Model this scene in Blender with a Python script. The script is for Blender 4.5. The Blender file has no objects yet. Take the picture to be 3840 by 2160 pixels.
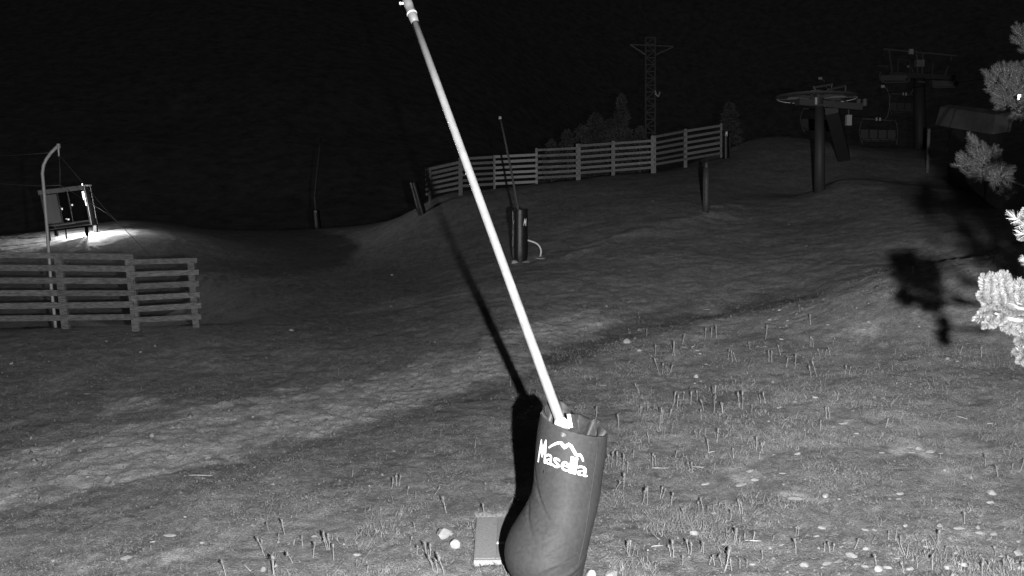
import bpy, bmesh, math, random
import numpy as np
from mathutils import Vector, Matrix
from mathutils.bvhtree import BVHTree
from mathutils.geometry import tessellate_polygon

random.seed(7); rng = np.random.default_rng(7)
R = math.radians
sc = bpy.context.scene
COL = sc.collection

# ------------------------------------------------------------------ camera
CAMH = 4.2
FPX = 3325.0                      # focal length in pixels of the 3840 wide picture
PITCH, ROLL = R(7.0), R(1.15)
cam_d = bpy.data.cameras.new('camera'); cam = bpy.data.objects.new('camera', cam_d); COL.objects.link(cam)
cam_d.sensor_width = 36.0; cam_d.lens = 36.0 * FPX / 3840
cam_d.clip_start = 0.1; cam_d.clip_end = 3000
fwd = Vector((0, math.cos(PITCH), -math.sin(PITCH)))
up0 = Vector((0, math.sin(PITCH), math.cos(PITCH))); rt0 = Vector((1, 0, 0))
rt = rt0 * math.cos(ROLL) - up0 * math.sin(ROLL)
upv = up0 * math.cos(ROLL) + rt0 * math.sin(ROLL)
CAM = Vector((0, 0, CAMH))
cam.matrix_world = Matrix(((rt.x, upv.x, -fwd.x, 0), (rt.y, upv.y, -fwd.y, 0), (rt.z, upv.z, -fwd.z, CAMH), (0, 0, 0, 1)))
sc.camera = cam

# ------------------------------------------------------------------ night sky, faint sky glow, lamp beside the camera
w = bpy.data.worlds.new('World'); sc.world = w; w.use_nodes = True
bg = w.node_tree.nodes['Background']; bg.inputs[0].default_value = (1, 1, 1, 1); bg.inputs[1].default_value = 0.0011
sun_d = bpy.data.lights.new('night_sky_glow', 'SUN'); sun_d.energy = 0.038; sun_d.angle = R(60)
sun = bpy.data.objects.new('night_sky_glow', sun_d); COL.objects.link(sun)
sun.rotation_euler = (R(28), R(-12), R(20))

LAMP = CAM + rt * 0.70 - upv * 0.17
def spot(name, power, aim_px, size, blend, radius=0.045):
    d = bpy.data.lights.new(name, 'SPOT'); d.energy = power; d.spot_size = R(size); d.spot_blend = blend; d.shadow_soft_size = radius
    o = bpy.data.objects.new(name, d); COL.objects.link(o); o.location = LAMP
    v = rt * (aim_px[0] - 1920) + upv * (1080 - aim_px[1]) + fwd * FPX
    o.rotation_euler = v.to_track_quat('-Z', 'Y').to_euler()
    return o
spot('infrared_floodlight', 14000, (1650, 1650), 130, 0.6)
spot('infrared_floodlight_beam', 14500, (2760, 430), 52, 1.0)
sc.view_settings.view_transform = 'Standard'; sc.view_settings.look = 'None'
sc.view_settings.exposure = 0.0; sc.view_settings.gamma = 1.0
try: sc.view_settings.use_curve_mapping = False
except Exception: pass
sc.render.engine = 'CYCLES'
sc.cycles.max_bounces = 4; sc.cycles.diffuse_bounces = 2; sc.cycles.glossy_bounces = 2
sc.cycles.sample_clamp_indirect = 2.0
try: sc.cycles.use_denoising = True
except Exception: pass

# ------------------------------------------------------------------ picture point -> place in the world
def P(px, py, depth):
    return CAM + rt * ((px - 1920) / FPX * depth) + upv * ((1080 - py) / FPX * depth) + fwd * depth

# ------------------------------------------------------------------ noise
_lat = rng.random((256, 256))
def vnoise(x, y, s=1.0, seed=0):
    x = np.asarray(x, float) / s + seed * 17.31 + 900; y = np.asarray(y, float) / s + seed * 7.77 + 900
    xi = np.floor(x).astype(int); yi = np.floor(y).astype(int); fx = x - xi; fy = y - yi
    fx = fx * fx * (3 - 2 * fx); fy = fy * fy * (3 - 2 * fy)
    a = _lat[xi & 255, yi & 255]; b = _lat[(xi + 1) & 255, yi & 255]; c = _lat[xi & 255, (yi + 1) & 255]; d = _lat[(xi + 1) & 255, (yi + 1) & 255]
    return (a * (1 - fx) + b * fx) * (1 - fy) + (c * (1 - fx) + d * fx) * fy - 0.5

# ------------------------------------------------------------------ terrain: surveyed points (picture 2576 x 1449, depth in m), thin plate spline
SURV = [
 (-300,1449,9.6),(0,1449,9.5),(600,1449,9.4),(1300,1449,9.0),(1900,1449,8.8),(2576,1449,8.4),(2900,1449,8.2),
 (0,1200,12.6),(700,1200,12.4),(1300,1200,12.2),(1900,1200,11.7),(2576,1200,11.0),
 (0,1000,17.5),(500,1000,17.4),(1000,1000,16.9),(1300,1000,16.2),(1770,1000,15.3),(2200,1000,14.0),(2576,1000,13.2),
 (-100,870,21.5),(250,870,21.4),(500,870,21.4),(1000,880,20.8),(1770,850,19.6),(2200,850,17.2),(2576,850,16.0),
 (0,828,23.6),(250,826,23.6),(490,822,23.7),(700,793,26.2),(900,790,26.2),(1300,800,22.8),(1300,900,19.0),
 (600,750,30.5),(900,742,30.0),(500,700,36),(650,700,36),(800,700,35.5),(950,700,34),(1060,700,32.2),(1200,700,29.4),(500,650,41.5),(650,650,43),(800,650,44),(950,650,41.5),(1060,650,38.5),(1200,650,34),(800,605,55),(1300,720,26.4),(1320,658,30.8),(1300,600,36),(1300,540,43),(1060,600,43.5),(950,600,50),(1200,600,39),(1200,540,45),(1060,556,47.5),(1066,516,50.5),
 (1100,500,50),(1220,475,52),(1350,463,52.5),(1455,452,53),(1540,441,53),(1640,435,53.5),(1724,421,54),(1815,395,55),
 (-100,610,44),(60,610,44),(190,592,45),(300,568,50),(300,600,43),(120,640,41),(400,600,44),(500,620,44.5),(320,550,56),(420,558,57),(500,573,56.5),(620,604,52),(640,578,62),(790,579,66),(950,561,62),
 (1770,750,23.6),(1770,650,28.3),(1770,600,31.5),(1770,532,36),(1770,480,42),(1900,420,49),
 (1980,344,60),(1900,350,60),(2150,368,60),(2250,372,62),(2440,385,62),
 (2060,480,42),(2060,550,34),(2060,640,27),(2060,740,21.8),(2250,462,39.5),(2100,456,41),(2450,487,36),
 (2200,693,21.2),(2330,668,20.6),(2430,653,20.0),(2576,630,19.4),(2200,760,18.6),(2430,760,17.4),(2576,740,17.0),
 (2200,600,27.5),(2400,590,25.5),(2576,560,25),(2330,432,47),(2520,520,31),(2200,520,33.5),
]
HID = [ # hidden ground behind the crests: (picture x, depth, height relative to the camera)
 (0,28.0,-4.6),(300,28.0,-4.6),(520,27.6,-4.5),(100,34,-4.35),(400,34,-4.55),
 (2250,45,-0.5),(2420,43,-0.7),(2150,47,0.1),
 (2330,24,-2.35),(2450,23.5,-2.2),(2250,24,-2.35),
 (0,58,-4.0),(300,72,-6.0),(550,78,-6.8),(800,84,-7.0),(1200,66,-3.5),(1500,66,-2.5),(1900,75,-1.0),(2300,78,0.5),(2500,78,1.0),
 (0,100,-9),(1200,100,-8),(1700,105,-11),(2400,105,-6),
 (0,160,10),(700,165,8),(1200,165,2),(1700,190,-18),(2400,190,-12),
 (0,260,52),(700,260,52),(1200,270,40),(1700,300,15),(2400,300,22),
 (0,420,130),(700,420,130),(1200,440,135),(1700,460,150),(2400,460,165),(0,900,330),(1200,900,350),(2400,900,380),(-600,900,330),(3200,900,380),
 (-100,5,-4.25),(1300,5,-4.0),(2700,5,-3.7),(-100,2,-4.2),(1300,2,-4.0),(2700,2,-3.7),
]
pts = [P(a * 3840 / 2576, b * 3840 / 2576, d) for a, b, d in SURV]
for a, d, z in HID:
    q = P(a * 3840 / 2576, 900, d); pts.append(Vector((q.x, q.y, CAMH + z)))
SX, SY = 2.6, 1.5
def tcoord(x, y):
    r = np.maximum(np.hypot(x, y), 1.5); th = np.clip(np.arctan2(x, y), -0.72, 0.72)
    return th * SX, np.log(r) * SY, r
PX = np.array([p.x for p in pts]); PY = np.array([p.y for p in pts]); PZ = np.array([p.z for p in pts])
cu, cv, cr = tcoord(PX, PY)
def _k(d2): return 0.5 * d2 * np.log(d2 + 1e-12)
n = len(pts)
A = np.zeros((n + 3, n + 3)); A[:n, :n] = _k((cu[:, None] - cu) ** 2 + (cv[:, None] - cv) ** 2) + np.eye(n) * 2e-4
A[:n, n:] = np.stack([np.ones(n), cu, cv], 1); A[n:, :n] = A[:n, n:].T
# interpolate height divided by range (the slope of the sight line), which is smooth in these coordinates
W_ = np.linalg.solve(A, np.concatenate([(PZ - CAMH) / cr, np.zeros(3)]))
def base_h(x, y):
    x = np.asarray(x, float); y = np.asarray(y, float); sh = x.shape; x = x.ravel(); y = y.ravel()
    u, v, r = tcoord(x, y); out = np.empty_like(x)
    for i in range(0, len(x), 40000):
        s = slice(i, i + 40000)
        out[s] = _k((u[s, None] - cu) ** 2 + (v[s, None] - cv) ** 2) @ W_[:n] + W_[n] + W_[n + 1] * u[s] + W_[n + 2] * v[s]
    return (CAMH + out * r).reshape(sh)
def seg_dist(x, y, line):
    best = np.full(np.shape(x), 1e9)
    for (ax, ay), (bx, by) in zip(line[:-1], line[1:]):
        dx, dy = bx - ax, by - ay; t = np.clip(((x - ax) * dx + (y - ay) * dy) / (dx * dx + dy * dy), 0, 1)
        best = np.minimum(best, np.hypot(x - ax - t * dx, y - ay - t * dy))
    return best
def _raw_hit(px, py, f):
    d = rt * ((px - 1920) / FPX) + upv * ((1080 - py) / FPX) + fwd
    t = np.exp(np.linspace(math.log(3), math.log(420), 900))
    z = CAMH + d.z * t; h = f(d.x * t, d.y * t); k = np.argmax(z < h)
    if not (z < h).any(): return None
    a, b = t[max(k - 1, 0)], t[k]
    for _ in range(12):
        m = (a + b) / 2
        if CAMH + d.z * m < float(f(np.array([d.x * m]), np.array([d.y * m]))[0]): b = m
        else: a = m
    return CAM + d * b
def px_line(l, s=3840 / 2576): 
    o = []
    for a, b in l:
        q = _raw_hit(a * s, b * s, base_h)
        if q is not None: o.append((q.x, q.y))
    return o
TRACK = px_line([(-200,1190),(0,1170),(300,1145),(700,1065),(1000,995),(1200,940),(1380,868),(1480,828)])
TRACK2 = px_line([(1480,828),(1600,800),(1850,775),(2100,735)])
LIP = px_line([(2080,715),(2200,692),(2330,667),(2430,652)])
LIP2 = px_line([(1440,640),(1560,598),(1700,560),(1850,515)])
BANDU = px_line([(1580,860),(1750,800),(2000,770),(2150,730),(2300,700)])
TRKP = px_line([(-250,1330),(0,1268),(300,1212),(600,1142),(900,1062),(1200,972),(1330,930),(1395,885),(1500,832),(1560,800),(1500,775),(1400,790),(1200,862),(1000,925),(700,985),(400,1060),(0,1140),(-250,1190)])
BNKP = px_line([(1480,860),(1600,812),(1700,800),(1850,782),(2000,752),(2200,702),(2330,674),(2430,660),(2600,645),(2600,680),(2430,712),(2200,752),(2050,800),(1850,850),(1700,870),(1600,880)])
def inside(x, y, pl):
    c = np.zeros(np.shape(x), bool)
    for (x1, y1), (x2, y2) in zip(pl, pl[1:] + pl[:1]):
        c ^= ((y1 > y) != (y2 > y)) & (x < (x2 - x1) * (y - y1) / (y2 - y1 + 1e-12) + x1)
    return c
def area(x, y, pl, soft, wob):
    xx = x + wob * vnoise(x, y, .8, 71) + wob * .5 * vnoise(x, y, .25, 72); yy = y + wob * 1.4 * vnoise(x, y, .8, 73) + wob * .7 * vnoise(x, y, .25, 74)
    d = seg_dist(xx, yy, pl + pl[:1]); i_ = inside(xx, yy, pl)
    return np.clip(.5 + np.where(i_, d, -d) / soft, 0, 1)
HATCHP = px_line([(1785,1945),(1998,1945),(1995,2122),(1770,2122)], 1.0)
EDGE = px_line([(0,1300),(300,1244),(600,1172),(900,1090),(1200,998),(1340,955)])
SWALE = px_line([(1385,893),(1500,848),(1600,815),(1690,790),(1830,766),(2000,738)])
PATCH = [(*px_line([(a, b)])[0], rad, v) for a, b, rad, v in [
 (335,1022,.75,.9),(560,1048,.4,.6),(1150,850,.9,.35),(1180,735,1.2,.25),(2290,1130,.35,.8),(2400,1195,.45,.5),(2010,1250,.2,.7),(1870,1205,.25,.7),
 (1780,770,.6,.7),(2175,825,.3,.7),(1350,645,.5,.6),(1820,545,.9,.5),(1420,573,1.2,.35),(2100,380,2.5,.3),(1000,765,1.6,.4),(1300,1240,.35,.35),(450,1400,.3,.6),(2450,1370,.8,.3),(1980,800,1.4,.4),(2050,760,1.2,.35)]]
def surf(x, y):
    """fine relief in m and how bare / stony the ground is (0..1)"""
    r = np.hypot(x, y)
    t1 = area(x, y, TRKP, .28, .5); t2 = area(x, y, BNKP, .7, .8)
    mot = np.clip(.76 + 1.2 * vnoise(x, y, .45, 4) + .8 * vnoise(x, y, .16, 5), .25, 1)
    g = t1 * mot + .5 * t2 * np.clip(.6 + 1.5 * vnoise(x, y, .5, 6) + .9 * vnoise(x, y, .16, 5), 0, 1.2)
    for ax, ay, rad, v in PATCH:
        ang = (np.hypot(x - ax, (y - ay)) / rad) * (1 + .9 * vnoise(x, y, rad * .5, 9))
        g = np.maximum(g, v * np.clip(1.6 - 1.6 * ang, 0, 1))
    g = np.clip(g, 0, 1)
    h_r = .018 * g * vnoise(x, y, .22, 19)
    near = np.clip(1.25 - r / 90, 0.0, 1)
    hat_ = area(x, y, HATCHP, .05, 0.0)
    h = .10 * vnoise(x, y, 2.6, 1) * near + (1 - hat_) * (.05 * vnoise(x, y, .9, 2) + .035 * vnoise(x, y, .33, 7) + .03 * vnoise(x, y, .13, 8)) * near
    h -= .10 * np.exp(-(seg_dist(x, y, SWALE) / .8) ** 2)
    h += .035 * g * vnoise(x, y, .09, 11) * near
    h = h - .06 * hat_
    h += .5 * vnoise(x, y, 9, 12) * np.clip((r - 45) / 60, 0, 1) + 3.0 * vnoise(x, y, 22, 13) * np.clip((r - 85) / 80, 0, 1)
    # eroded lips of the terraces
    h += .06 * np.exp(-(seg_dist(x, y, LIP) / .35) ** 2) * (0.8 + vnoise(x, y, .4, 14)) + .07 * np.exp(-(seg_dist(x, y, LIP2) / .5) ** 2) * (1 + 2 * vnoise(x, y, .6, 15))
    return h + h_r * near, g
def height(x, y):
    return base_h(x, y) + surf(np.asarray(x, float), np.asarray(y, float))[0]
def G(px, py):
    q = _raw_hit(px, py, height)
    return q if q is not None else P(px, py, 60)
def gz(x, y): return float(height(np.array([x]), np.array([y]))[0])
def depth_of(p): return (p - CAM).dot(fwd)

# ------------------------------------------------------------------ materials
MATS = {}
def mat(name, c, rough=.8, metal=0.0, bump=0.0, scale=20.0, var=0.25, spec=.3, stretch=(1, 1, 1), emit=0.0, wrinkle=False):
    m = bpy.data.materials.new(name); m.use_nodes = True; nt = m.node_tree; b = nt.nodes['Principled BSDF']
    b.inputs['Roughness'].default_value = rough; b.inputs['Metallic'].default_value = metal
    b.inputs['Specular IOR Level'].default_value = spec
    tc = nt.nodes.new('ShaderNodeTexCoord'); mp = nt.nodes.new('ShaderNodeMapping'); mp.inputs['Scale'].default_value = stretch
    nt.links.new(tc.outputs['Object'], mp.inputs[0])
    nz = nt.nodes.new('ShaderNodeTexNoise'); nz.inputs['Scale'].default_value = scale; nz.inputs['Detail'].default_value = 5
    nt.links.new(mp.outputs[0], nz.inputs['Vector'])
    cr_ = nt.nodes.new('ShaderNodeValToRGB'); lo, hi = c * (1 - var), min(c * (1 + var), 1)
    cr_.color_ramp.elements[0].position = .3; cr_.color_ramp.elements[1].position = .7
    cr_.color_ramp.elements[0].color = (lo, lo, lo, 1); cr_.color_ramp.elements[1].color = (hi, hi, hi, 1)
    oi = nt.nodes.new('ShaderNodeObjectInfo'); hs = nt.nodes.new('ShaderNodeHueSaturation'); mr = nt.nodes.new('ShaderNodeMapRange')
    mr.inputs[3].default_value = .85; mr.inputs[4].default_value = 1.15
    nt.links.new(oi.outputs['Random'], mr.inputs[0]); nt.links.new(mr.outputs[0], hs.inputs['Value'])
    nt.links.new(nz.outputs[0], cr_.inputs[0]); nt.links.new(cr_.outputs[0], hs.inputs['Color']); nt.links.new(hs.outputs[0], b.inputs['Base Color'])
    if bump:
        bp = nt.nodes.new('ShaderNodeBump'); bp.inputs['Strength'].default_value = bump; bp.inputs['Distance'].default_value = .02
        nt.links.new(nz.outputs[0], bp.inputs['Height']); nt.links.new(bp.outputs[0], b.inputs['Normal'])
    if emit: b.inputs['Emission Color'].default_value = (1, 1, 1, 1); b.inputs['Emission Strength'].default_value = emit
    MATS[name] = m; return m
mat('wood_weathered', .125, .85, bump=.6, scale=7, var=.55, stretch=(1, 1, 6))
mat('wood', .17, .85, bump=.5, scale=9, var=.4, stretch=(1, 1, 6))
mat('wood_lit', .38, .85, bump=.4, scale=9, var=.25, stretch=(1, 1, 6))  # far fence wood with one bay's stronger light put into its colour
mat('galvanised', .30, .55, .15, scale=30, var=.12)
mat('lance_metal', .27, .5, .1, scale=8, var=.15)
mat('lance_dull', .16, .5, .3, scale=14, var=.18)
mat('white_clamp', .85, .5)
mat('vinyl', .040, .6, bump=.16, scale=26, var=.16, spec=.18)
mat('vinyl_inside', .060, .5, bump=.5, scale=18, var=.3, spec=.5)
mat('vinyl_dark', .010, .45, bump=.2, scale=12, var=.2, spec=.4)
mat('print_white', .9, .5, var=.03)
mat('print_grey', .35, .5, var=.03)
mat('concrete', .27, .9, bump=.3, scale=40, var=.15)
mat('stone', .36, .9, bump=.6, scale=16, var=.2)
mat('stone_grey', .30, .9, bump=.6, scale=16, var=.25)
mat('dry_plant', .25, .9, var=.3)
mat('seed_head', .21, .95, var=.3)
mat('stick', .3, .85, var=.2)
mat('dark_steel', .05, .6, .2, var=.2)
mat('grey_steel', .062, .6, .2, var=.2)
mat('tower_paint', .032, .6, var=.2)
mat('liner', .75, .7, var=.1)
mat('panel_grey', .22, .7, var=.1)
mat('box_white', .6, .6, var=.05)
mat('roof_sheet', .20, .8, scale=4, var=.2, bump=.2)
mat('hut_wall', .05, .8, scale=5, var=.3)
mat('hut_frame', .12, .7, var=.2)
mat('bark', .075, .95, bump=.8, scale=14, var=.4)
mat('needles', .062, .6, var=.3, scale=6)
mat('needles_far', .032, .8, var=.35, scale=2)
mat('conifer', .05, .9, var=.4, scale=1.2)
mat('wire', .09, .5, .4, var=.1)
mat('black_steel', .004, .95, spec=0.0)
mat('lamp_glow', .8, .5, emit=3.0)
mg = bpy.data.materials.new('window_glass'); mg.use_nodes = True; b_ = mg.node_tree.nodes['Principled BSDF']
b_.inputs['Base Color'].default_value = (.01, .01, .01, 1); b_.inputs['Roughness'].default_value = .05; b_.inputs['Alpha'].default_value = .45
MATS['glass'] = mg
# ground
gm = bpy.data.materials.new('alpine_turf'); gm.use_nodes = True; nt = gm.node_tree; b_ = nt.nodes['Principled BSDF']
b_.inputs['Roughness'].default_value = .95; b_.inputs['Specular IOR Level'].default_value = .1
L = nt.links.new; N = nt.nodes.new
geo = N('ShaderNodeNewGeometry')
def noise(scale, det=6, rough=.6, vec=None):
    q = N('ShaderNodeTexNoise'); q.inputs['Scale'].default_value = scale; q.inputs['Detail'].default_value = det; q.inputs['Roughness'].default_value = rough
    L(vec or geo.outputs['Position'], q.inputs['Vector']); return q
def ramp(src, p0, p1, c0, c1):
    q = N('ShaderNodeValToRGB'); q.color_ramp.elements[0].position = p0; q.color_ramp.elements[1].position = p1
    q.color_ramp.elements[0].color = (c0, c0, c0, 1); q.color_ramp.elements[1].color = (c1, c1, c1, 1); L(src, q.inputs[0]); return q
def mix(kind, f, a, b):
    q = N('ShaderNodeMix'); q.data_type = 'RGBA'; q.blend_type = kind
    if isinstance(f, float): q.inputs[0].default_value = f
    else: L(f, q.inputs[0])
    L(a, q.inputs[6]); L(b, q.inputs[7]); return q.outputs[2]
n1 = noise(1.1); n2 = noise(9.0, 8, .75); n3 = noise(38, 4, .7); n4 = noise(3.2, 6, .7)
turf = mix('MULTIPLY', 1.0, ramp(n2.outputs[0], .3, .72, .15, .36).outputs[0], ramp(n1.outputs[0], .3, .7, .72, 1.12).outputs[0])
turf = mix('MULTIPLY', 1.0, turf, ramp(n3.outputs[0], .25, .75, .55, 1.35).outputs[0])
n5 = noise(95, 3, .8); turf = mix('MULTIPLY', 1.0, turf, ramp(n5.outputs[0], .3, .7, .62, 1.4).outputs[0])
turf = mix('MULTIPLY', 1.0, turf, ramp(n4.outputs[0], .35, .65, .8, 1.15).outputs[0])
grav = mix('MULTIPLY', 1.0, ramp(n3.outputs[0], .3, .7, .31, .60).outputs[0], ramp(n2.outputs[0], .3, .7, .7, 1.3).outputs[0])
at = N('ShaderNodeAttribute'); at.attribute_name = 'bare'
at2 = N('ShaderNodeAttribute'); at2.attribute_name = 'wooded'
wd_ = mix('MIX', at2.outputs['Fac'], mix('MIX', at.outputs['Fac'], turf, grav), ramp(noise(.35, 6, .8).outputs[0], .3, .7, .12, .34).outputs[0])
at3 = N('ShaderNodeAttribute'); at3.attribute_name = 'shade_and_edge'  # mask for painted swale shade and the dark track edge
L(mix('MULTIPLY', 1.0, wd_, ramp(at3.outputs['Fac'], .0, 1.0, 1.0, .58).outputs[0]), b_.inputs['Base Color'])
bp = N('ShaderNodeBump'); bp.inputs['Strength'].default_value = .9; bp.inputs['Distance'].default_value = .035
ad = N('ShaderNodeMath'); ad.operation = 'ADD'; L(n2.outputs[0], ad.inputs[0]); L(n3.outputs[0], ad.inputs[1]); L(ad.outputs[0], bp.inputs['Height']); L(bp.outputs[0], b_.inputs['Normal'])
MATS['turf'] = gm

# ------------------------------------------------------------------ mesh helpers
class MB:
    def __init__(s): s.v = []; s.f = []
    def add(s, vs, fs):
        o = len(s.v); s.v += [tuple(q) for q in vs]; s.f += [tuple(i + o for i in f) for f in fs]; return s
    def box(s, c, ax, ay, az):
        """centre and three half-axis vectors"""
        c, ax, ay, az = map(Vector, (c, ax, ay, az))
        vs = [c + ax * i + ay * j + az * k for i in (-1, 1) for j in (-1, 1) for k in (-1, 1)]
        return s.add(vs, [(0, 1, 3, 2), (4, 6, 7, 5), (0, 4, 5, 1), (2, 3, 7, 6), (0, 2, 6, 4), (1, 5, 7, 3)])
    def bar(s, a, b, wid, thk, up=Vector((0, 0, 1))):
        a, b = Vector(a), Vector(b); d = b - a; l = d.length; d.normalize(); side = d.cross(up)
        if side.length < 1e-3: side = d.cross(Vector((0, 1, 0)))
        side.normalize(); u = side.cross(d).normalized()
        return s.box((a + b) / 2, d * l / 2, side * thk / 2, u * wid / 2)
    def tube(s, path, rad, n=8, cap=True):
        path = [Vector(q) for q in path]
        if not isinstance(rad, (list, tuple)): rad = [rad] * len(path)
        rings = []; prev = None
        for i, q in enumerate(path):
            d = (path[min(i + 1, len(path) - 1)] - path[max(i - 1, 0)]).normalized()
            a = prev if prev is not None else (Vector((1, 0, 0)) if abs(d.x) < .9 else Vector((0, 1, 0)))
            a = (a - d * a.dot(d)).normalized(); b = d.cross(a); prev = a
            rings.append([q + (a * math.cos(2 * math.pi * k / n) + b * math.sin(2 * math.pi * k / n)) * rad[i] for k in range(n)])
        vs = [v for r_ in rings for v in r_]; fs = []
        for i in range(len(path) - 1):
            for k in range(n): fs.append((i * n + k, i * n + (k + 1) % n, (i + 1) * n + (k + 1) % n, (i + 1) * n + k))
        if cap: fs.append(tuple(range(n - 1, -1, -1))); fs.append(tuple((len(path) - 1) * n + k for k in range(n)))
        return s.add(vs, fs)
    def mesh(s, name, m, smooth=False):
        me = bpy.data.meshes.new(name); me.from_pydata(s.v, [], s.f); me.materials.append(MATS[m])
        if smooth: me.polygons.foreach_set('use_smooth', [True] * len(me.polygons))
        me.update(); return me
    def build(s, name, m, parent=None, smooth=False):
        o = bpy.data.objects.new(name, s.mesh(name, m, smooth)); COL.objects.link(o)
        if parent is not None:
            o.parent = parent; o.matrix_parent_inverse = parent.matrix_world.inverted()
        return o
def tag(o, label=None, cat=None, group=None, kind=None):
    if label: o['label'] = label
    if cat: o['category'] = cat
    if group: o['group'] = group
    if kind: o['kind'] = kind
    return o
def empty(name, loc, label, cat, group=None):
    o = bpy.data.objects.new(name, None); COL.objects.link(o); o.location = loc; o.empty_display_size = .2
    o.matrix_world = Matrix.Translation(loc)
    return tag(o, label, cat, group)
def link_mesh(name, me, parent=None, mw=None):
    o = bpy.data.objects.new(name, me); COL.objects.link(o)
    if parent is not None: o.parent = parent; o.matrix_parent_inverse = parent.matrix_world.inverted()
    if mw is not None: o.matrix_basis = mw
    return o
UP = Vector((0, 0, 1))

# ------------------------------------------------------------------ the ground
ths = np.concatenate([np.linspace(-math.pi, -.75, 26)[:-1], np.linspace(-.75, -.57, 20)[:-1], np.linspace(-.57, .57, 861)[:-1], np.linspace(.57, .75, 20)[:-1], np.linspace(.75, math.pi, 26)])
rs = np.concatenate([np.linspace(.4, 7, 16)[:-1], np.exp(np.linspace(math.log(7), math.log(66), 520))[:-1], np.exp(np.linspace(math.log(66), math.log(900), 90))])
TH, RR = np.meshgrid(ths, rs); X = RR * np.sin(TH); Y = RR * np.cos(TH)
hf, gb = surf(X, Y); Z = base_h(X, Y) + hf
Z = np.where(RR > 430, np.minimum(Z, Z), Z)
nr, nc = X.shape
me = bpy.data.meshes.new('ground'); co = np.stack([X, Y, Z], -1).reshape(-1, 3)
idx = np.arange(nr * nc).reshape(nr, nc)
q = np.stack([idx[:-1, :-1], idx[:-1, 1:], idx[1:, 1:], idx[1:, :-1]], -1).reshape(-1, 4)[:, ::-1]
me.vertices.add(len(co)); me.vertices.foreach_set('co', co.ravel())
me.loops.add(q.size); me.loops.foreach_set('vertex_index', q.ravel().astype(np.int32))
me.polygons.add(len(q)); me.polygons.foreach_set('loop_start', np.arange(0, q.size, 4, dtype=np.int32)); me.polygons.foreach_set('loop_total', np.full(len(q), 4, np.int32))
me.update(calc_edges=True); me.polygons.foreach_set('use_smooth', np.ones(len(q), bool))
a_ = me.attributes.new('bare', 'FLOAT', 'POINT'); a_.data.foreach_set('value', gb.ravel().astype(np.float32))
dk_ = .55 * np.exp(-(seg_dist(X, Y, EDGE) / (.35 + .3 * vnoise(X, Y, .5, 62))) ** 2) + np.exp(-(seg_dist(X, Y, SWALE) / (.85 + .5 * vnoise(X, Y, .5, 61))) ** 4)  # swale's shade painted into the turf colour, plus a darker strip below the track
a_ = me.attributes.new('shade_and_edge', 'FLOAT', 'POINT'); a_.data.foreach_set('value', dk_.ravel().astype(np.float32))
a_ = me.attributes.new('wooded', 'FLOAT', 'POINT'); a_.data.foreach_set('value', np.clip((RR.ravel() - 74) / 22, 0, 1).astype(np.float32))
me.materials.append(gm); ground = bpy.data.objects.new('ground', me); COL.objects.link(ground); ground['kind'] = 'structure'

# ------------------------------------------------------------------ short grass and gravel (nobody could count them)
def scatter_tris(name, m, nn, rmin, rmax, fn, kind='stuff', dens=None):
    th = rng.uniform(-.56, .56, nn * 2); r = np.exp(rng.uniform(math.log(rmin), math.log(rmax), nn * 2))
    x = r * np.sin(th); y = r * np.cos(th); _, g = surf(x, y)
    keep = (rng.random(nn * 2) < dens(x, y, r, g)) & ~inside(x, y, HATCHP); x, y, r, g = x[keep][:nn], y[keep][:nn], r[keep][:nn], g[keep][:nn]
    z = height(x, y); v, f = fn(x, y, z, r, g)
    me = bpy.data.meshes.new(name); me.vertices.add(len(v)); me.vertices.foreach_set('co', v.ravel())
    k = f.shape[1]; me.loops.add(f.size); me.loops.foreach_set('vertex_index', f.ravel().astype(np.int32)); me.polygons.add(len(f))
    me.polygons.foreach_set('loop_start', np.arange(0, f.size, k, dtype=np.int32)); me.polygons.foreach_set('loop_total', np.full(len(f), k, np.int32)); me.update(calc_edges=True)
    me.materials.append(MATS[m]); o = bpy.data.objects.new(name, me); COL.objects.link(o); o['kind'] = kind; return o
def blades(x, y, z, r, g):
    nn = len(x); a = rng.uniform(0, 2 * math.pi, nn); wd = rng.uniform(.0025, .006, nn) * (1 + r / 18); hh = rng.uniform(.004, .016, nn) * np.where(rng.random(nn) < .04, 2.5, 1)
    ln = rng.normal(0, .022, (nn, 2)); v = np.empty((nn, 3, 3))
    v[:, 0] = np.stack([x - np.cos(a) * wd, y - np.sin(a) * wd, z - .004], 1); v[:, 1] = np.stack([x + np.cos(a) * wd, y + np.sin(a) * wd, z - .004], 1)
    v[:, 2] = np.stack([x + ln[:, 0], y + ln[:, 1], z + hh], 1); return v.reshape(-1, 3), np.arange(nn * 3).reshape(-1, 3)
def weeds(x, y, z, r, g):
    nn = len(x); hh = rng.gamma(2.0, .015, nn) + .008; wd = rng.uniform(.0015, .004, nn); a = rng.uniform(-.5, .5, nn); ln = rng.normal(0, .6, (nn, 2)) * hh[:, None]; v = np.empty((nn, 4, 3))
    for k, (s_, t_) in enumerate(((-1, 0), (1, 0), (.5, 1), (-.5, 1))):
        v[:, k, 0] = x + np.cos(a) * wd * s_ + ln[:, 0] * t_; v[:, k, 1] = y + np.sin(a) * wd * s_ + ln[:, 1] * t_; v[:, k, 2] = z - .005 + hh * t_
    return v.reshape(-1, 3), np.arange(nn * 4).reshape(-1, 4)
mat('weed', .21, .9, var=.45, scale=5)
_sx = lambda x, y: x / y
scatter_tris('weeds', 'weed', 60000, 8, 24, weeds, dens=lambda x, y, r, g: np.clip((vnoise(x, y, .55, 51) + .5 * vnoise(x, y, .17, 52) - .03) * 5, 0, 1) * np.clip(.05 + (x / y > .02) * np.clip((24 - r) / 10, .25, 1) * .8 + (r < 10.8) * .9 * (x / y > -.30), 0, 1))
mat('grass_blade', .17, .9, var=.35, scale=3)
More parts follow.
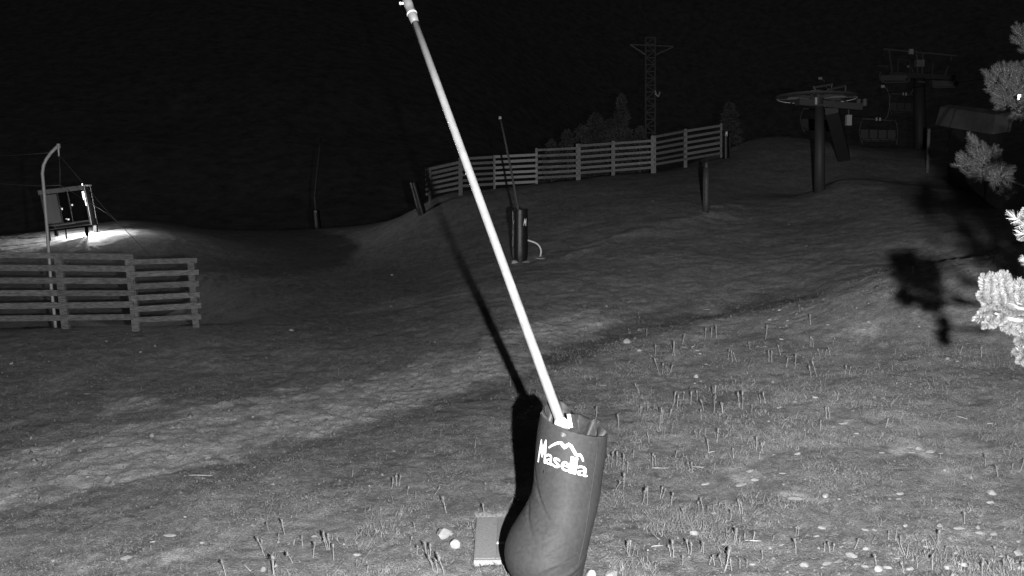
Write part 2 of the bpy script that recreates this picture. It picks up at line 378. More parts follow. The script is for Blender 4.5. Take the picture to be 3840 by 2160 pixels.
gr_ = scatter_tris('grass', 'grass_blade', 170000, 7.5, 26, blades, dens=lambda x, y, r, g: (1 - g * .8) * np.clip((26 - r) / 8, 0, 1) * np.clip(.62 + 1.6 * vnoise(x, y, 1.1, 21) + 1.1 * vnoise(x, y, .3, 22), .08, 1))
def pebbles(x, y, z, r, g):
    nn = len(x); s = rng.uniform(.008, .022, nn) * (1 + r / 25) * np.where(rng.random(nn) < .06, 2.2, 1); off = np.array([[1, 0, -.2], [-.5, .86, -.2], [-.5, -.86, -.2], [.1, .05, .7]])
    a = rng.uniform(0, 6.28, nn); c_, s_ = np.cos(a), np.sin(a); v = np.empty((nn, 4, 3)); jit = rng.uniform(.6, 1.3, (nn, 4))
    for k in range(4):
        ox, oy, oz = off[k]; v[:, k, 0] = x + (ox * c_ - oy * s_) * s * jit[:, k]; v[:, k, 1] = y + (ox * s_ + oy * c_) * s * jit[:, k]; v[:, k, 2] = z + oz * s * jit[:, k]
    b = np.arange(nn)[:, None] * 4; f = np.concatenate([b + np.array([[0, 1, 3]]), b + np.array([[1, 2, 3]]), b + np.array([[2, 0, 3]])]); return v.reshape(-1, 3), f
scatter_tris('gravel', 'stone_grey', 24000, 7.5, 40, pebbles, dens=lambda x, y, r, g: np.clip(.03 + g * .9 + .10 * (x > 1.0) * (r < 13) * (vnoise(x, y, .6, 31) > .05), 0, 1))

# ------------------------------------------------------------------ padded mats
def pad_mesh(rings, wrinkle=1.0, nseg=96, up_hint=UP, back_ruffle=.0, inner=.5, sub=10):
    """rings: list of (centre, right vector, back vector, radius). Returns MB for the outer skin and the inner lining."""
    C = []; m = len(rings)
    for i in range(m - 1):
        for k in range(sub):
            t = k / sub; f = t * t * (3 - 2 * t) if False else t
            p0 = rings[max(i - 1, 0)]; p1 = rings[i]; p2 = rings[i + 1]; p3 = rings[min(i + 2, m - 1)]
            cat = lambda a, b, c, d: .5 * ((2 * b) + (c - a) * f + (2 * a - 5 * b + 4 * c - d) * f * f + (3 * b - a - 3 * c + d) * f * f * f)
            C.append(tuple(cat(p0[j], p1[j], p2[j], p3[j]) for j in range(4)))
    C.append(rings[-1])
    mb = MB(); H = len(C); vs = []
    for i, (c, r_, b_, rad) in enumerate(C):
        h = i / (H - 1)
        for k in range(nseg):
            a = 2 * math.pi * k / nseg                                # a=0 -> right, pi/2 -> back
            w_ = 0.0
            if wrinkle:
                # long creases that sweep from the knee up to the right and across the belly
                for (h0, sl, am, wd, a0, aw) in WR:
                    aa = (a - a0 + math.pi) % (2 * math.pi) - math.pi
                    dd = h - (h0 + sl * aa + .035 * math.sin(3 * aa + h0 * 40))
                    w_ += am * math.exp(-(dd / wd) ** 2) * math.exp(-(aa / aw) ** 2)
                w_ += .004 * float(vnoise(a * 1.2, h * 6, 1, 41)) * 1.5
            rr = rad * 1.0 + w_ * wrinkle
            p = c + r_ * math.cos(a) * rr + b_ * math.sin(a) * rr
            if back_ruffle and i == H - 1: p = p
            if back_ruffle:
                bk = max(0, math.sin(a)) ** .7; tt = max(0, (h - .86) / .14)
                p = p + (r_ * (.05 * vnoise(a * 5, h * 20, 1, 43)) + (UP * (.10 * vnoise(a * 2.6, h * 8, 1, 42) + .02) - b_ * .05 * math.sin(a * 9))) * float(bk * tt) * back_ruffle * 2
            vs.append(p)
    fs = [(i * nseg + k, i * nseg + (k + 1) % nseg, (i + 1) * nseg + (k + 1) % nseg, (i + 1) * nseg + k) for i in range(H - 1) for k in range(nseg)]
    mb.add(vs, fs)
    top = vs[-nseg:]; c, r_, b_, rad = C[-1]; ax = (C[-1][0] - C[-6][0]).normalized()
    mi = MB(); iv = list(top)
    for j, (s_, dn) in enumerate([(.985, -.012), (.95, 0.0), (.90, .05), (.86, .16), (.84, .32), (.82, inner)]):
        for k, p in enumerate(top):
            q_ = c + (p - c) * s_ - ax * dn
            if j > 1: q_ = q_ + (p - c).normalized() * (.035 * math.sin(k / nseg * 2 * math.pi * 7 + j * 1.3) + .06 * float(vnoise(k * .35, j * .9, 1, 44))) * back_ruffle
            iv.append(q_)
    fi = [(j * nseg + k, j * nseg + (k + 1) % nseg, (j + 1) * nseg + (k + 1) % nseg, (j + 1) * nseg + k) for j in range(6) for k in range(nseg)]
    mi.add(iv, fi); mi.f.append(tuple(6 * nseg + k for k in range(nseg)))
    return mb, mi
WR = []
for i in range(9):
    WR.append((.12 + .045 * i + random.uniform(-.01, .01), random.uniform(.02, .10), random.choice((-1, 1, 1)) * random.uniform(.002, .006), random.uniform(.006, .014), R(random.choice((-70, -60, -100, -130, -40))), random.uniform(.35, .9)))
for i in range(9):   # tight creases on the inner side of the bend
    WR.append((.50 + .028 * i, -.10, -.009, .007, R(-150), .55))
WR += [(.155, .16, .014, .012, R(-130), .9), (.13, .17, -.012, .012, R(-125), .9), (.20, .12, .008, .02, R(-60), .9), (.26, .14, .006, .02, R(-60), .9)]

LANCE0 = P(2118, 1590, 8.95)
lp = G(2050, 2195)
# the near mat: a leaning open tube that bulges at the foot
mat_root = empty('crash_mat', Vector((P(2045, 2200, 8.75).x, P(2045, 2200, 8.75).y, gz(P(2045, 2200, 8.75).x, P(2045, 2200, 8.75).y))), 'tall dark padded crash mat with white Masella lettering, bent at its foot, in the foreground', 'crash mat')
def ring(px, py, d, wpx, tilt, pit=0.0):
    c = P(px, py, d); t = R(tilt)
    r_ = (rt0 * math.cos(t) - UP * math.sin(t)).normalized()
    b_ = (Vector((0, 1, 0)) + UP * math.tan(R(pit))).normalized(); b_ = (b_ - r_ * b_.dot(r_)).normalized()
    return (c, r_, b_, wpx / 2 / FPX * d)
rings = [ring(2072, 2245, 8.85, 180, 0), ring(2060, 2185, 8.85, 236, 0), ring(2046, 2122, 8.86, 290, 0), ring(2046, 2064, 8.87, 310, 2), ring(2060, 2010, 8.88, 302, 4, 3), ring(2084, 1955, 8.90, 282, 6, 3), ring(2108, 1900, 8.93, 262, 8, 4),
         ring(2124, 1840, 8.96, 256, 10, 4), ring(2134, 1740, 9.0, 262, 13, 3), ring(2144, 1655, 9.04, 268, 16, 2), ring(2152, 1590, 9.08, 262, 18, 0)]
mo, mi = pad_mesh(rings, 1.0, 110, back_ruffle=1.0, inner=.5, sub=16)
sk = mo.build('padding', 'vinyl', mat_root, True); mi.build('lining', 'vinyl_inside', mat_root, True)
bvh = BVHTree.FromPolygons([Vector(v) for v in mo.v], mo.f)
def cast(px, py, tree=None, off=.004):
    d = (rt * ((px - 1920) / FPX) + upv * ((1080 - py) / FPX) + fwd).normalized()
    h = (tree or bvh).ray_cast(CAM, d)
    if h[0] is None: return None
    nn = h[1] if h[1].dot(d) < 0 else -h[1]
    return h[0] + nn * off
def Z1(x, y): return (1940 + x / 4.14, 1500 + y / 4.14)
def decal(polys, name, m, parent, tree=None, cuts=2, off=.004, f=Z1):
    """polys: list of (verts2d, faces) in the logo drawing; wrapped on the skin"""
    for vs, fs in polys:
        bm = bmesh.new(); bv = [bm.verts.new((x, y, 0)) for x, y in vs]
        for q_ in fs:
            if len(q_) > 4:
                for t_ in tessellate_polygon([[Vector((vs[i][0], vs[i][1], 0)) for i in q_]]): 
                    try: bm.faces.new([bv[q_[i]] for i in t_])
                    except ValueError: pass
            else: bm.faces.new([bv[i] for i in q_])
        bmesh.ops.triangulate(bm, faces=bm.faces[:]); 
        if cuts: bmesh.ops.subdivide_edges(bm, edges=bm.edges[:], cuts=cuts, use_grid_fill=True)
        bm.verts.ensure_lookup_table(); out = MB(); ok = True
        P3 = [cast(*f(v.co.x, v.co.y), tree, off) for v in bm.verts]
        bm.faces.ensure_lookup_table()
        out.v = [tuple(q_) if q_ is not None else (0, 0, 0) for q_ in P3]
        out.f = [tuple(v.index for v in fc.verts) for fc in bm.faces if all(P3[v.index] is not None for v in fc.verts)]
        bm.free(); out.build(name, m, parent, True)
def glyph(ch, BL, BR, TL, bold=.015):
    cu_ = bpy.data.curves.new('t', 'FONT'); cu_.body = ch; cu_.offset = bold; cu_.resolution_u = 4
    o = bpy.data.objects.new('t', cu_); COL.objects.link(o); bpy.context.view_layer.update()
    me_ = bpy.data.meshes.new_from_object(o.evaluated_get(bpy.context.evaluated_depsgraph_get()))
    vs = np.array([v.co[:2] for v in me_.vertices]); fs = [tuple(p.vertices) for p in me_.polygons]
    bpy.data.objects.remove(o); bpy.data.curves.remove(cu_); bpy.data.meshes.remove(me_)
    mn, mx = vs.min(0), vs.max(0); uv = (vs - mn) / (mx - mn)
    BL, BR, TL = map(np.array, (BL, BR, TL)); q_ = BL + uv[:, :1] * (BR - BL) + uv[:, 1:] * (TL - BL)
    return [tuple(a) for a in q_], fs
Mv = [(318, 962), (345, 770), (372, 612), (386, 612), (391, 680), (401, 750), (416, 685), (442, 614), (457, 618), (455, 720), (449, 850), (443, 988), (414, 978), (417, 900), (420, 812), (404, 850), (393, 892), (383, 890), (372, 850), (362, 790), (350, 870), (336, 972)]
Mf = [tuple(range(len(Mv)))]
for pl, lab in [((Mv, Mf), 'M'), (glyph('a', (438, 985), (540, 1022), (462, 824), .006), 'a'), (glyph('s', (540, 1028), (650, 1070), (565, 880), .006), 's'), (glyph('e', (665, 1078), (788, 1118), (692, 934), .006), 'e'),
           (glyph('l', (793, 1126), (840, 1141), (835, 870), .0), 'l'), (glyph('l', (858, 1145), (905, 1158), (897, 888), .0), 'l'), (glyph('a', (918, 1160), (1082, 1202), (940, 1006), .006), 'a')]:
    decal([pl], 'letter', 'print_white', mat_root, cuts=1)
line = [(490, 742, 22), (540, 706, 30), (590, 682, 36), (640, 664, 40), (680, 664, 44), (705, 700, 52), (735, 738, 54), (765, 715, 52), (800, 684, 44), (835, 715, 50), (870, 780, 48), (910, 848, 44), (940, 862, 42), (970, 848, 40), (995, 880, 34), (1010, 915, 30), (1022, 955, 22)]
vs = []; 
for i, (x, y, wd) in enumerate(line):
    x0, y0 = line[max(i - 1, 0)][:2]; x1, y1 = line[min(i + 1, len(line) - 1)][:2]; l_ = math.hypot(x1 - x0, y1 - y0); nx, ny = -(y1 - y0) / l_, (x1 - x0) / l_
    vs += [(x + nx * wd / 2, y + ny * wd / 2), (x - nx * wd / 2, y - ny * wd / 2)]
decal([(vs, [(2 * i, 2 * i + 1, 2 * i + 3, 2 * i + 2) for i in range(len(line) - 1)])], 'mountain_emblem', 'print_white', mat_root, cuts=1)
sm_ = [q_ for q_ in (cast(a_x, a_y, off=.0) for a_x, a_y in ((2243,1655),(2238,1700),(2232,1750),(2224,1800),(2216,1850),(2209,1900),(2202,1950),(2194,2000),(2184,2050),(2172,2100),(2160,2145))) if q_]
MB().tube(sm_, .0055, 6).build('seam', 'vinyl', mat_root, True)
# welt at the foot seam
sv = []
for k in range(14):
    px_, py_ = [(1909 + 0, 2035), (1904, 2060), (1906, 2085), (1914, 2108), (1930, 2128), (1950, 2138), (1975, 2142), (2005, 2141), (2040, 2136)][min(k, 8)] if k < 9 else (0, 0)
    if k < 9:
        q_ = cast(px_ + 12, py_, off=.003)
        if q_: sv.append(q_)
if False: MB().tube(sv, .006, 6).build('welt', 'vinyl', mat_root, True)

# ------------------------------------------------------------------ near snow lance
lance = empty('snow_lance', P(2118, 1610, 8.95), 'long pale metal snowmaking lance rising out of the foreground crash mat', 'snow lance')
def lp3(t):                                               # t: 0 at the mat, 1 at the top edge of the picture
    return P(2105 + (1533 - 2105) * t, 1590 + (20 - 1590) * t, 9.02 + 1.95 * t)
MB().tube([P(2130, 1665, 9.12)] + [lp3(t) for t in (-.01, .25, .5, .75, .975)], [.052, .052, .049, .0475, .046, .045], 24).build('tube', 'lance_metal', lance, True)
hd = MB(); prof = [(.945, .046), (.957, .056), (.974, .058), (.975, .054), (.985, .054), (.986, .057), (1.0, .057), (1.001, .054), (1.012, .054), (1.013, .059), (1.03, .060), (1.08, .060), (1.14, .06), (1.16, .02)]
hd.tube([lp3(t + .013) for t, _ in prof], [r_ for _, r_ in prof], 20); hd.build('lance_head', 'lance_metal', lance, True)
cl = MB(); cl.tube([lp3(.979), lp3(.982)], .064, 20); cl.build('clamp_ring', 'white_clamp', lance, True)
nz_ = MB(); a0 = lp3(1.005); nz_.tube([a0 - rt * .05, a0 - rt * .095], [.016, .016], 8); nz_.tube([a0 - rt * .09, a0 - rt * .105], [.022, .02], 8); nz_.build('nozzle', 'white_clamp', lance, True)
br = MB(); e0 = lp3(0); br.box(P(2137, 1578, 8.99), rt * .018 - UP * .0, Vector((0, .006, 0)), (rt * .012 - UP * .07)); br.build('bracket', 'white_clamp', lance)
br = MB(); br.tube([lp3(-.005), lp3(.012)], [.085, .06], 16); br.build('flange', 'white_clamp', lance, True)
br = MB(); br.box(P(2122, 1592, 8.97), rt * .045 - UP * .018, Vector((0, .02, 0)), UP * .02 + rt * .01); br.build('clamp_plate', 'white_clamp', lance)

# ------------------------------------------------------------------ further mats and lances
def simple_mat(base, h, rad, lean, label, name='crash_mat', mark=None, m='vinyl_dark'):
    root = empty(name, base, label, 'crash mat', 'crash mats further up the slope')
    rs_ = []
    for t, k in ((-.04, .9), (.1, 1.0), (.3, 1.04), (.5, 1.0), (.7, .98), (.88, 1.0), (1, .97)):
        rs_.append((base + UP * h * t + lean * t, Vector((1, 0, 0)), Vector((0, 1, 0)), rad * k))
    o_, i_ = pad_mesh(rs_, .8, 28, back_ruffle=.6, inner=.3, sub=3)
    sk_ = o_.build('padding', m, root, True); i_.build('lining', m, root, True)
    return root, BVHTree.FromPolygons([Vector(v) for v in o_.v], o_.f)
b2 = G(1950, 976)
m2, bv2 = simple_mat(b2, 1.76, .275, Vector((.03, 0, 0)), 'dark padded mat around the second lance, with a pale hose on its right')
d2 = depth_of(b2); s2 = .55
MM = lambda cx, cy, s: (lambda x, y: (cx + (x - 388) * s, cy + (y - 790) * s))
decal([(Mv, Mf)], 'letter', 'print_white', m2, bv2, 1, .006, MM(1968, 833, .075))
decal([([(0, 0), (6, 0), (6, 10), (0, 10)], [(0, 1, 2, 3)])], 'mark', 'print_grey', m2, bv2, 0, .006, lambda x, y: (1925 + x * .4, 829 + y))
MB().tube([cast(1946 , yy, bv2, .004) or P(1946, yy, d2 - .3) for yy in (800, 830, 870, 910, 950, 972)], .012, 5).build('zip_seam', 'lance_dull', m2, True)
l2 = empty('snow_lance', P(1944, 782, d2), 'thin snow lance leaning left out of the padded mat in the mid distance', 'snow lance')
MB().tube([P(1950, 850, d2), P(1942, 777, d2), P(1917, 640, d2 + .6), P(1895, 530, d2 + 1), P(1876, 442, d2 + 1.3)], [.05, .045, .04, .036, .034], 10).build('tube', 'grey_steel', l2, True)
MB().tube([P(1876, 447, d2 + 1.3), P(1875, 437, d2 + 1.3)], [.055, .05], 10).build('lance_head', 'galvanised', l2, True)
MB().tube([P(1938, 795, d2 - .32), P(1948, 795, d2 - .32)], .03, 8).build('clamp', 'galvanised', l2, True)
hs_ = [(1979, 901), (1992, 905), (2004, 909), (2015, 915), (2023, 924), (2028, 935), (2029, 945), (2026, 962)]
tag(MB().tube([P(a, b, d2 - .25 + .02 * i) for i, (a, b) in enumerate(hs_)], .032, 8).build('hose', 'box_white', None, True), 'pale curved hose arching from the second padded mat to the ground', 'hose')
b3 = G(1190, 858); d3 = depth_of(b3)
m3, bv3 = simple_mat(b3, 69 / FPX * d3, 14 / FPX * d3, Vector((-.05, 0, 0)), 'small dark padded mat on the far crest, with its own lance')
decal([(Mv, Mf)], 'letter', 'print_grey', m3, bv3, 1, .01, MM(1184, 788, .05))
l3 = empty('snow_lance', P(1184, 790, d3), 'faint dark snow lance rising from the far left crest', 'snow lance')
MB().tube([P(1186, 800, d3), P(1180, 735, d3), P(1190, 640, d3 + .5), P(1198, 560, d3 + 1), P(1203, 518, d3 + 1.2)], [.095, .09, .085, .08, .07], 8).build('tube', 'dark_steel', l3, True)
b4 = P(1582, 766, 48.5); b4.z = gz(b4.x, b4.y); d4 = depth_of(b4)
m4, bv4 = simple_mat(b4, 1.72, .24, Vector((-.42, 0, 0)), 'dark leaning mat at the left end of the far fence', mark=None)
decal([(Mv, Mf)], 'letter', 'print_grey', m4, bv4, 1, .01, MM(1556, 662, .055))
b5 = G(2722, 594); d5 = depth_of(b5)
m5, bv5 = simple_mat(b5, 1.62, .20, Vector((-.02, 0, 0)), 'dark slim mat at the right end of the far fence')
decal([(Mv, Mf)], 'letter', 'print_white', m5, bv5, 1, .01, MM(2724, 500, .055))
# slim padded post on the slope
b6 = G(2648, 794); d6 = depth_of(b6)
pp = empty('padded_post', b6, 'slim padded post standing alone on the slope below the far fence', 'post')
MB().tube([b6 - UP * .1, b6 + UP * .4, b6 + UP * 1.2, b6 + UP * 1.74], [.12, .14, .14, .13], 14).build('padding', 'dark_steel', pp, True)
MB().tube([b6 + UP * 1.70, b6 + UP * 1.96], .065, 12).build('post', 'grey_steel', pp, True)
MB().bar(b6 + Vector((-.05, -.10, .05)), b6 + Vector((-.05, -.10, 1.7)), .03, .02, Vector((1, 0, 0))).build('strap', 'grey_steel', pp)

# ------------------------------------------------------------------ fences
def board(name, a, b, hgt, parent, m='wood', thk=.035):
    return MB().bar(a, b, hgt, thk).build(name, m, parent)
nf = empty('wooden_fence', G(325 * 1.4907, 1240), 'near wooden snow fence of wide horizontal boards at the left edge', 'fence')
def zf(x, y): return (x / 1.767, 480 + y / 1.767)
FD = 23.35
for bx, by, tx, ty, wd in [(437, 1320, 388, 862, .19), (905, 1345, 855, 835, .2), (1306, 1350, 1265, 862, .17), (-120, 1330, -165, 850, .19)]:
    a = P(*zf(bx, by), FD); b = P(*zf(tx, ty), FD); a = a - (b - a).normalized() * .35
    MB().bar(a, b, wd, .10, rt).build('post', 'wood_weathered', nf)
rowsA = [(840, 855), (925, 933), (1010, 1013), (1095, 1094), (1180, 1170), (1262, 1252)]
for i, (y0, y1) in enumerate(rowsA):
    # three overlapping boards per row, each split at a post
    xs = [(-420, 392), (380, 884 + (i % 2) * 8)]
    for j, (xa, xb) in enumerate(xs):
        fa = y0 + (y1 - y0) * (xa / 880); fb = y0 + (y1 - y0) * (xb / 880)
        jit = random.uniform(-1.5, 1.5)
        board('slat', P(*zf(xa, fa + jit), FD - .10 - .03 * j), P(*zf(xb, fb - jit), FD - .10 - .03 * j), .155 + random.uniform(-.008, .008), nf, 'wood_weathered')
for i, (y0, y1) in enumerate([(887, 878), (971, 955), (1052, 1030), (1128, 1104), (1202, 1175), (1274, 1250)]):
    board('slat', P(*zf(873 + random.uniform(-6, 6), y0), FD - .19), P(*zf(1310 + i * 5 + random.uniform(-5, 5), y1), FD - .10), .14 + random.uniform(-.008, .008), nf, 'wood_weathered')
ff = empty('wooden_fence', G(2168, 672), 'long far wooden fence of six rails climbing to the right', 'fence')
posts = [(1727, 592, 733, .22), (1854, 583, 709, .13), (2012, 556, 690, .14), (2168, 540, 675, .26), (2299, 529, 658, .20), (2450, 509, 650, .28), (2570, 484, 629, .2), (2704, 464, 590, .13), (1612, 630, 742, .14)]
pd = {}
for x, ty, by, wd in posts:
    g_ = G(x, by); d_ = min(depth_of(g_), 55) if x != 1612 else 48.4; pd[x] = d_
    MB().bar(P(x, by, d_) - UP * .3, P(x, ty, d_), wd, .12, rt).build('post', 'wood', ff)
bays = [(1596, 1722, [(637, 609), (655, 627), (674, 645), (692, 665), (711, 685), (729, 705)], 1612, 1727, 'wood'),
        (1735, 1852, [(596, 589), (615, 609), (635, 629), (656, 650), (677, 669), (697, 690)], 1727, 1854, 'wood'),
        (1856, 2016, [(588, 580), (608, 600), (629, 621), (649, 641), (668, 660), (689, 681)], 1854, 2012, 'wood_lit'),
        (2014, 2166, [(563, 556), (585, 578), (607, 601), (628, 621), (648.5, 640), (667, 659)], 2012, 2168, 'wood'),
        (2170, 2298, [(547, 538), (568, 558), (589, 579.5), (610, 600), (630, 620), (648.5, 639)], 2168, 2299, 'wood'),
        (2300, 2449, [(538, 527.6), (558, 548), (579.5, 569), (600, 588.5), (620, 608), (639, 628)], 2299, 2450, 'wood'),
        (2452, 2569, [(514, 492), (537, 515), (557, 536), (578, 557), (599, 578), (617, 597)], 2450, 2570, 'wood'),
        (2571, 2704, [(492, 471), (515, 492.5), (536, 514), (557, 535), (578, 555), (597, 574)], 2570, 2704, 'wood')]
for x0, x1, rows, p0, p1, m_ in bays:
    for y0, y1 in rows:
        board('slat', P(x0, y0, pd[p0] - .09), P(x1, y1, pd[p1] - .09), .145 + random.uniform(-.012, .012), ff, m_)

# ------------------------------------------------------------------ left mast with its wires
PD = 24.6
ms = empty('curved_mast', P(209, 1224, PD), 'tall galvanised pole with a curved top behind the near fence', 'pole')
pth = [(209, 1240), (206, 1200), (192, 1074), (178, 876), (164, 706), (159, 650), (163, 620), (173, 598), (190, 574), (217, 547)]
MB().tube([P(a, b, PD) for a, b in pth], .043, 12).build('pole', 'galvanised', ms, True)
MB().tube([P(219, 540, PD), P(220, 556, PD)], [.05, .05], 8).build('cap', 'galvanised', ms)
MB().tube([P(219, 556, PD), P(221, 586, PD)], [.028, .02], 8).build('pulley_block', 'galvanised', ms)
for pts_, lab in [([(221, 585, PD), (225, 640, PD), (225, 708, PD)], 'rope hanging straight down from the curved mast head'),
                  ([(223, 582, PD), (306, 680, PD), (396, 786, PD - .2), (560, 955, PD - .9), (603, 1001, PD - 1.1), (702, 1096, PD - 1.5), (716, 1112, PD - 1.6)], 'thin guy wire slanting down to the right from the mast head'),
                  ([(-200, 600, PD + 4), (0, 585, PD + 1), (90, 580, PD + .5), (182, 573, PD)], 'upper wire running off to the left from the mast bend'),
                  ([(-200, 672, PD + 4), (0, 689, PD + 1), (80, 694, PD + .5), (158, 698, PD), (228, 694, PD)], 'lower sagging wire running off to the left of the mast'),
                  ([(226, 694, PD), (300, 738, PD + 3), (402, 800, PD + 9), (440, 832, PD + 12)], 'faint stay wire from mid mast past the lit cabin')]:
    tag(MB().tube([P(*q_) for q_ in pts_], .0085, 5).build('wire', 'wire', None, True), lab, 'wire', 'wires of the curved mast')

# ------------------------------------------------------------------ lit cabin
cb = G(265, 893); CD = depth_of(cb)
cabin = empty('cabin', cb, 'small raised metal cabin with windows and a light burning under it', 'cabin')
CW, CDp, CH = 2.05, 1.5, 2.0; LEG = .42
tl = R(-6.0); ya = R(14)
cx_ = Vector((math.cos(ya), math.sin(ya), 0)); cy_ = Vector((-math.sin(ya), math.cos(ya), 0))
cxr = (cx_ * math.cos(-tl) + UP * math.sin(-tl)).normalized(); czr = cxr.cross(cy_).normalized()
O = P(178, 872, CD - .6) + UP * .03     # lower left front corner
def CQ(u, v, z): return O + cxr * u + cy_ * v + czr * z
def cbox(name, u0, u1, v0, v1, z0, z1, m, parent=cabin):
    return MB().box(CQ((u0 + u1) / 2, (v0 + v1) / 2, (z0 + z1) / 2), cxr * (u1 - u0) / 2, cy_ * (v1 - v0) / 2, czr * (z1 - z0) / 2).build(name, m, parent)
cbox('floor', 0, CW, 0, CDp, 0, .07, 'black_steel')
rf_ = cbox('roof', -.05, CW + .05, -.08, CDp + .05, CH, CH + .07, 'hut_frame')
cbox('fascia', -.04, CW + .02, -.11, -.082, CH - .16, CH + .04, 'galvanised', rf_)
for u, v in ((0, 0), (CW - .07, 0), (0, CDp - .07), (CW - .07, CDp - .07)):
    cbox('corner_post', u, u + .07, v, v + .07, .072, CH - .002, 'hut_frame')
cbox('wall_panel', .10, .72, .01, .05, .38, CH - .22, 'panel_grey')
cbox('back_wall', .072, CW - .072, CDp - .05, CDp - .02, .072, CH - .01, 'hut_wall')
cbox('sill_rail', .072, CW - .072, -.01, .03, .26, .33, 'hut_frame')
cbox('lower_rail', .072, CW - .072, -.01, .03, .075, .12, 'hut_frame')
cbox('mullion', 1.22, 1.26, .0, .03, .34, CH - .17, 'hut_frame')
cbox('mullion', .76, .80, .0, .03, .34, CH - .17, 'hut_frame')
cbox('window', .80, 1.22, .012, .018, .34, CH - .17, 'glass')
cbox('window', 1.26, CW - .075, .012, .018, .34, CH - .17, 'glass')
cbox('side_wall', CW - .04, CW - .02, .075, CDp - .08, .08, CH - .01, 'black_steel')
cbox('lamp_cover', CW - .13, CW - .105, -.10, -.075, CH - .66, CH - .24, 'lamp_glow')
cbox('lamp_cover', CW - .07, CW - .045, -.10, -.075, CH - .95, CH - .24, 'lamp_glow')
cbox('lamp_cover', CW - .07, CW - .03, -.10, -.075, CH - .08, CH + .14, 'lamp_glow')
for u, z0, z1, s_ in ((.82, .98, 1.08, .035), (1.30, 1.12, 1.2, .05), (1.0, .44, .52, .06), (.92, .50, .53, .05)):
    cbox('lamp_glint', u, u + s_ * 1.3, .06, .09, z0, z1, 'lamp_glow')  # glowing boxes stand in for lamp reflections in the windows
cbox('shelf', .2, 1.25, .2, .5, .24, .27, 'liner'); 
for u, v, lw in ((.05, .1, .09), (CW - .2, -.02, .06), (CW - .1, CDp - .15, .16), (.85, -.02, .05), (CW - .35, .5, .13), (.1, CDp - .2, .14)):
    a = CQ(u, v, 0); MB().bar(Vector((a.x, a.y, gz(a.x, a.y) - .1)), a, lw, lw, Vector((1, 0, 0))).build('leg', 'black_steel', cabin)
def clamp_lamp(name, loc, e, r_):
    d = bpy.data.lights.new(name, 'POINT'); d.energy = e; d.shadow_soft_size = r_; o = bpy.data.objects.new(name, d); COL.objects.link(o); o.location = loc
lq = CQ(CW * .86, .75, 0); lz = gz(lq.x, lq.y)
bulb = Vector((lq.x, lq.y, lq.z - .10)); print('lamp gap', lq.z - lz)
clamp_lamp('cabin_underfloor_lamp', bulb, 1900, .03)
clamp_lamp('cabin_pool_fill', CQ(CW + .80, -.05, .80), 300.0, .03)  # fill light added in open air beside the cabin, widens the ground pool
MB().box(bulb + UP * .07, rt0 * .08, Vector((0, .08, 0)), UP * .015).build('lamp_housing', 'black_steel', cabin)

# ------------------------------------------------------------------ lattice pylon
py_d = 66.0
pyl = empty('lattice_pylon', P(2440, 560, py_d), 'narrow steel lattice pylon with a crossarm behind the far fence', 'pylon')
x0, x1, yt, yb = 2421, 2456, 140, 575
for dx in (x0, x1):
    for dd in (0, .72):
        MB().bar(P(dx, yb, py_d + dd), P(dx, yt, py_d + dd), .12, .12, rt).build('leg', 'tower_paint', pyl)
lt = MB(); nn_ = 17
for i in range(nn_):
    ya_ = yt + (yb - yt) * i / nn_; yb_ = yt + (yb - yt) * (i + 1) / nn_; f_ = i % 2
    for dd in (0, .72):
        lt.bar(P(x0 if f_ else x1, ya_, py_d + dd - .05), P(x1 if f_ else x0, yb_, py_d + dd - .05), .09, .03, rt)
        lt.bar(P(x0, ya_, py_d + dd - .05), P(x1, ya_, py_d + dd - .05), .08, .03)
    lt.bar(P(x0, ya_, py_d), P(x0, yb_, py_d + .72), .07, .03, rt); lt.bar(P(x1, ya_, py_d), P(x1, yb_, py_d + .72), .07, .03, rt)
lt.build('bracing', 'tower_paint', pyl)
ca = MB(); ca.bar(P(2362, 167, py_d - .1), P(2526, 175, py_d - .1), .10, .10); ca.build('crossarm', 'tower_paint', pyl)
for a, b in (((2364, 168), (2420, 205)), ((2524, 176), (2457, 207))): MB().bar(P(*a, py_d - .2), P(*b, py_d - .2), .09, .08).build('strut', 'grey_steel', pyl)
cupp = MB()
for a, b in (((2456, 352), (2469, 362)), ((2469, 362), (2474, 345)), ((2458, 340), (2461, 353))): cupp.bar(P(*a, py_d - .3), P(*b, py_d - .3), .07, .12)
cupp.build('bracket', 'galvanised', pyl)

# ------------------------------------------------------------------ chairlift return wheel
wb = G(3074, 718); WD = depth_of(wb)
st = empty('lift_return_station', wb, 'chairlift return wheel lying flat on a single tall post', 'lift wheel')
wc = P(3062, 366, WD); RW = 298 / 2 / FPX * WD
tx = Vector((1, 0, -.035)).normalized(); tn = Vector((.035, math.sin(R(2.8)), 1)).normalized(); ty_ = tn.cross(tx).normalized()
def ringmesh(prof, nseg=64):
    m_ = MB(); k = len(prof); vs = [wc + (tx * math.cos(2 * math.pi * i / nseg) + ty_ * math.sin(2 * math.pi * i / nseg)) * r_ + tn * z_ for i in range(nseg) for r_, z_ in prof]
    m_.add(vs, [(i * k + j, i * k + (j + 1) % k, ((i + 1) % nseg) * k + (j + 1) % k, ((i + 1) % nseg) * k + j) for i in range(nseg) for j in range(k)]); return m_
wh = ringmesh([(RW, .05), (RW - .06, .05), (RW - .06, -.05), (RW, -.05), (RW - .03, 0)]).build('bullwheel', 'tower_paint', st)
ringmesh([(RW - .064, .045), (RW - .08, .045), (RW - .08, -.045), (RW - .064, -.045)]).build('rim_liner', 'liner', wh)
ringmesh([(RW - .10, .0), (RW - .5, .0), (RW - .5, -.03), (RW - .10, -.03)]).build('web_plate', 'grey_steel', wh)
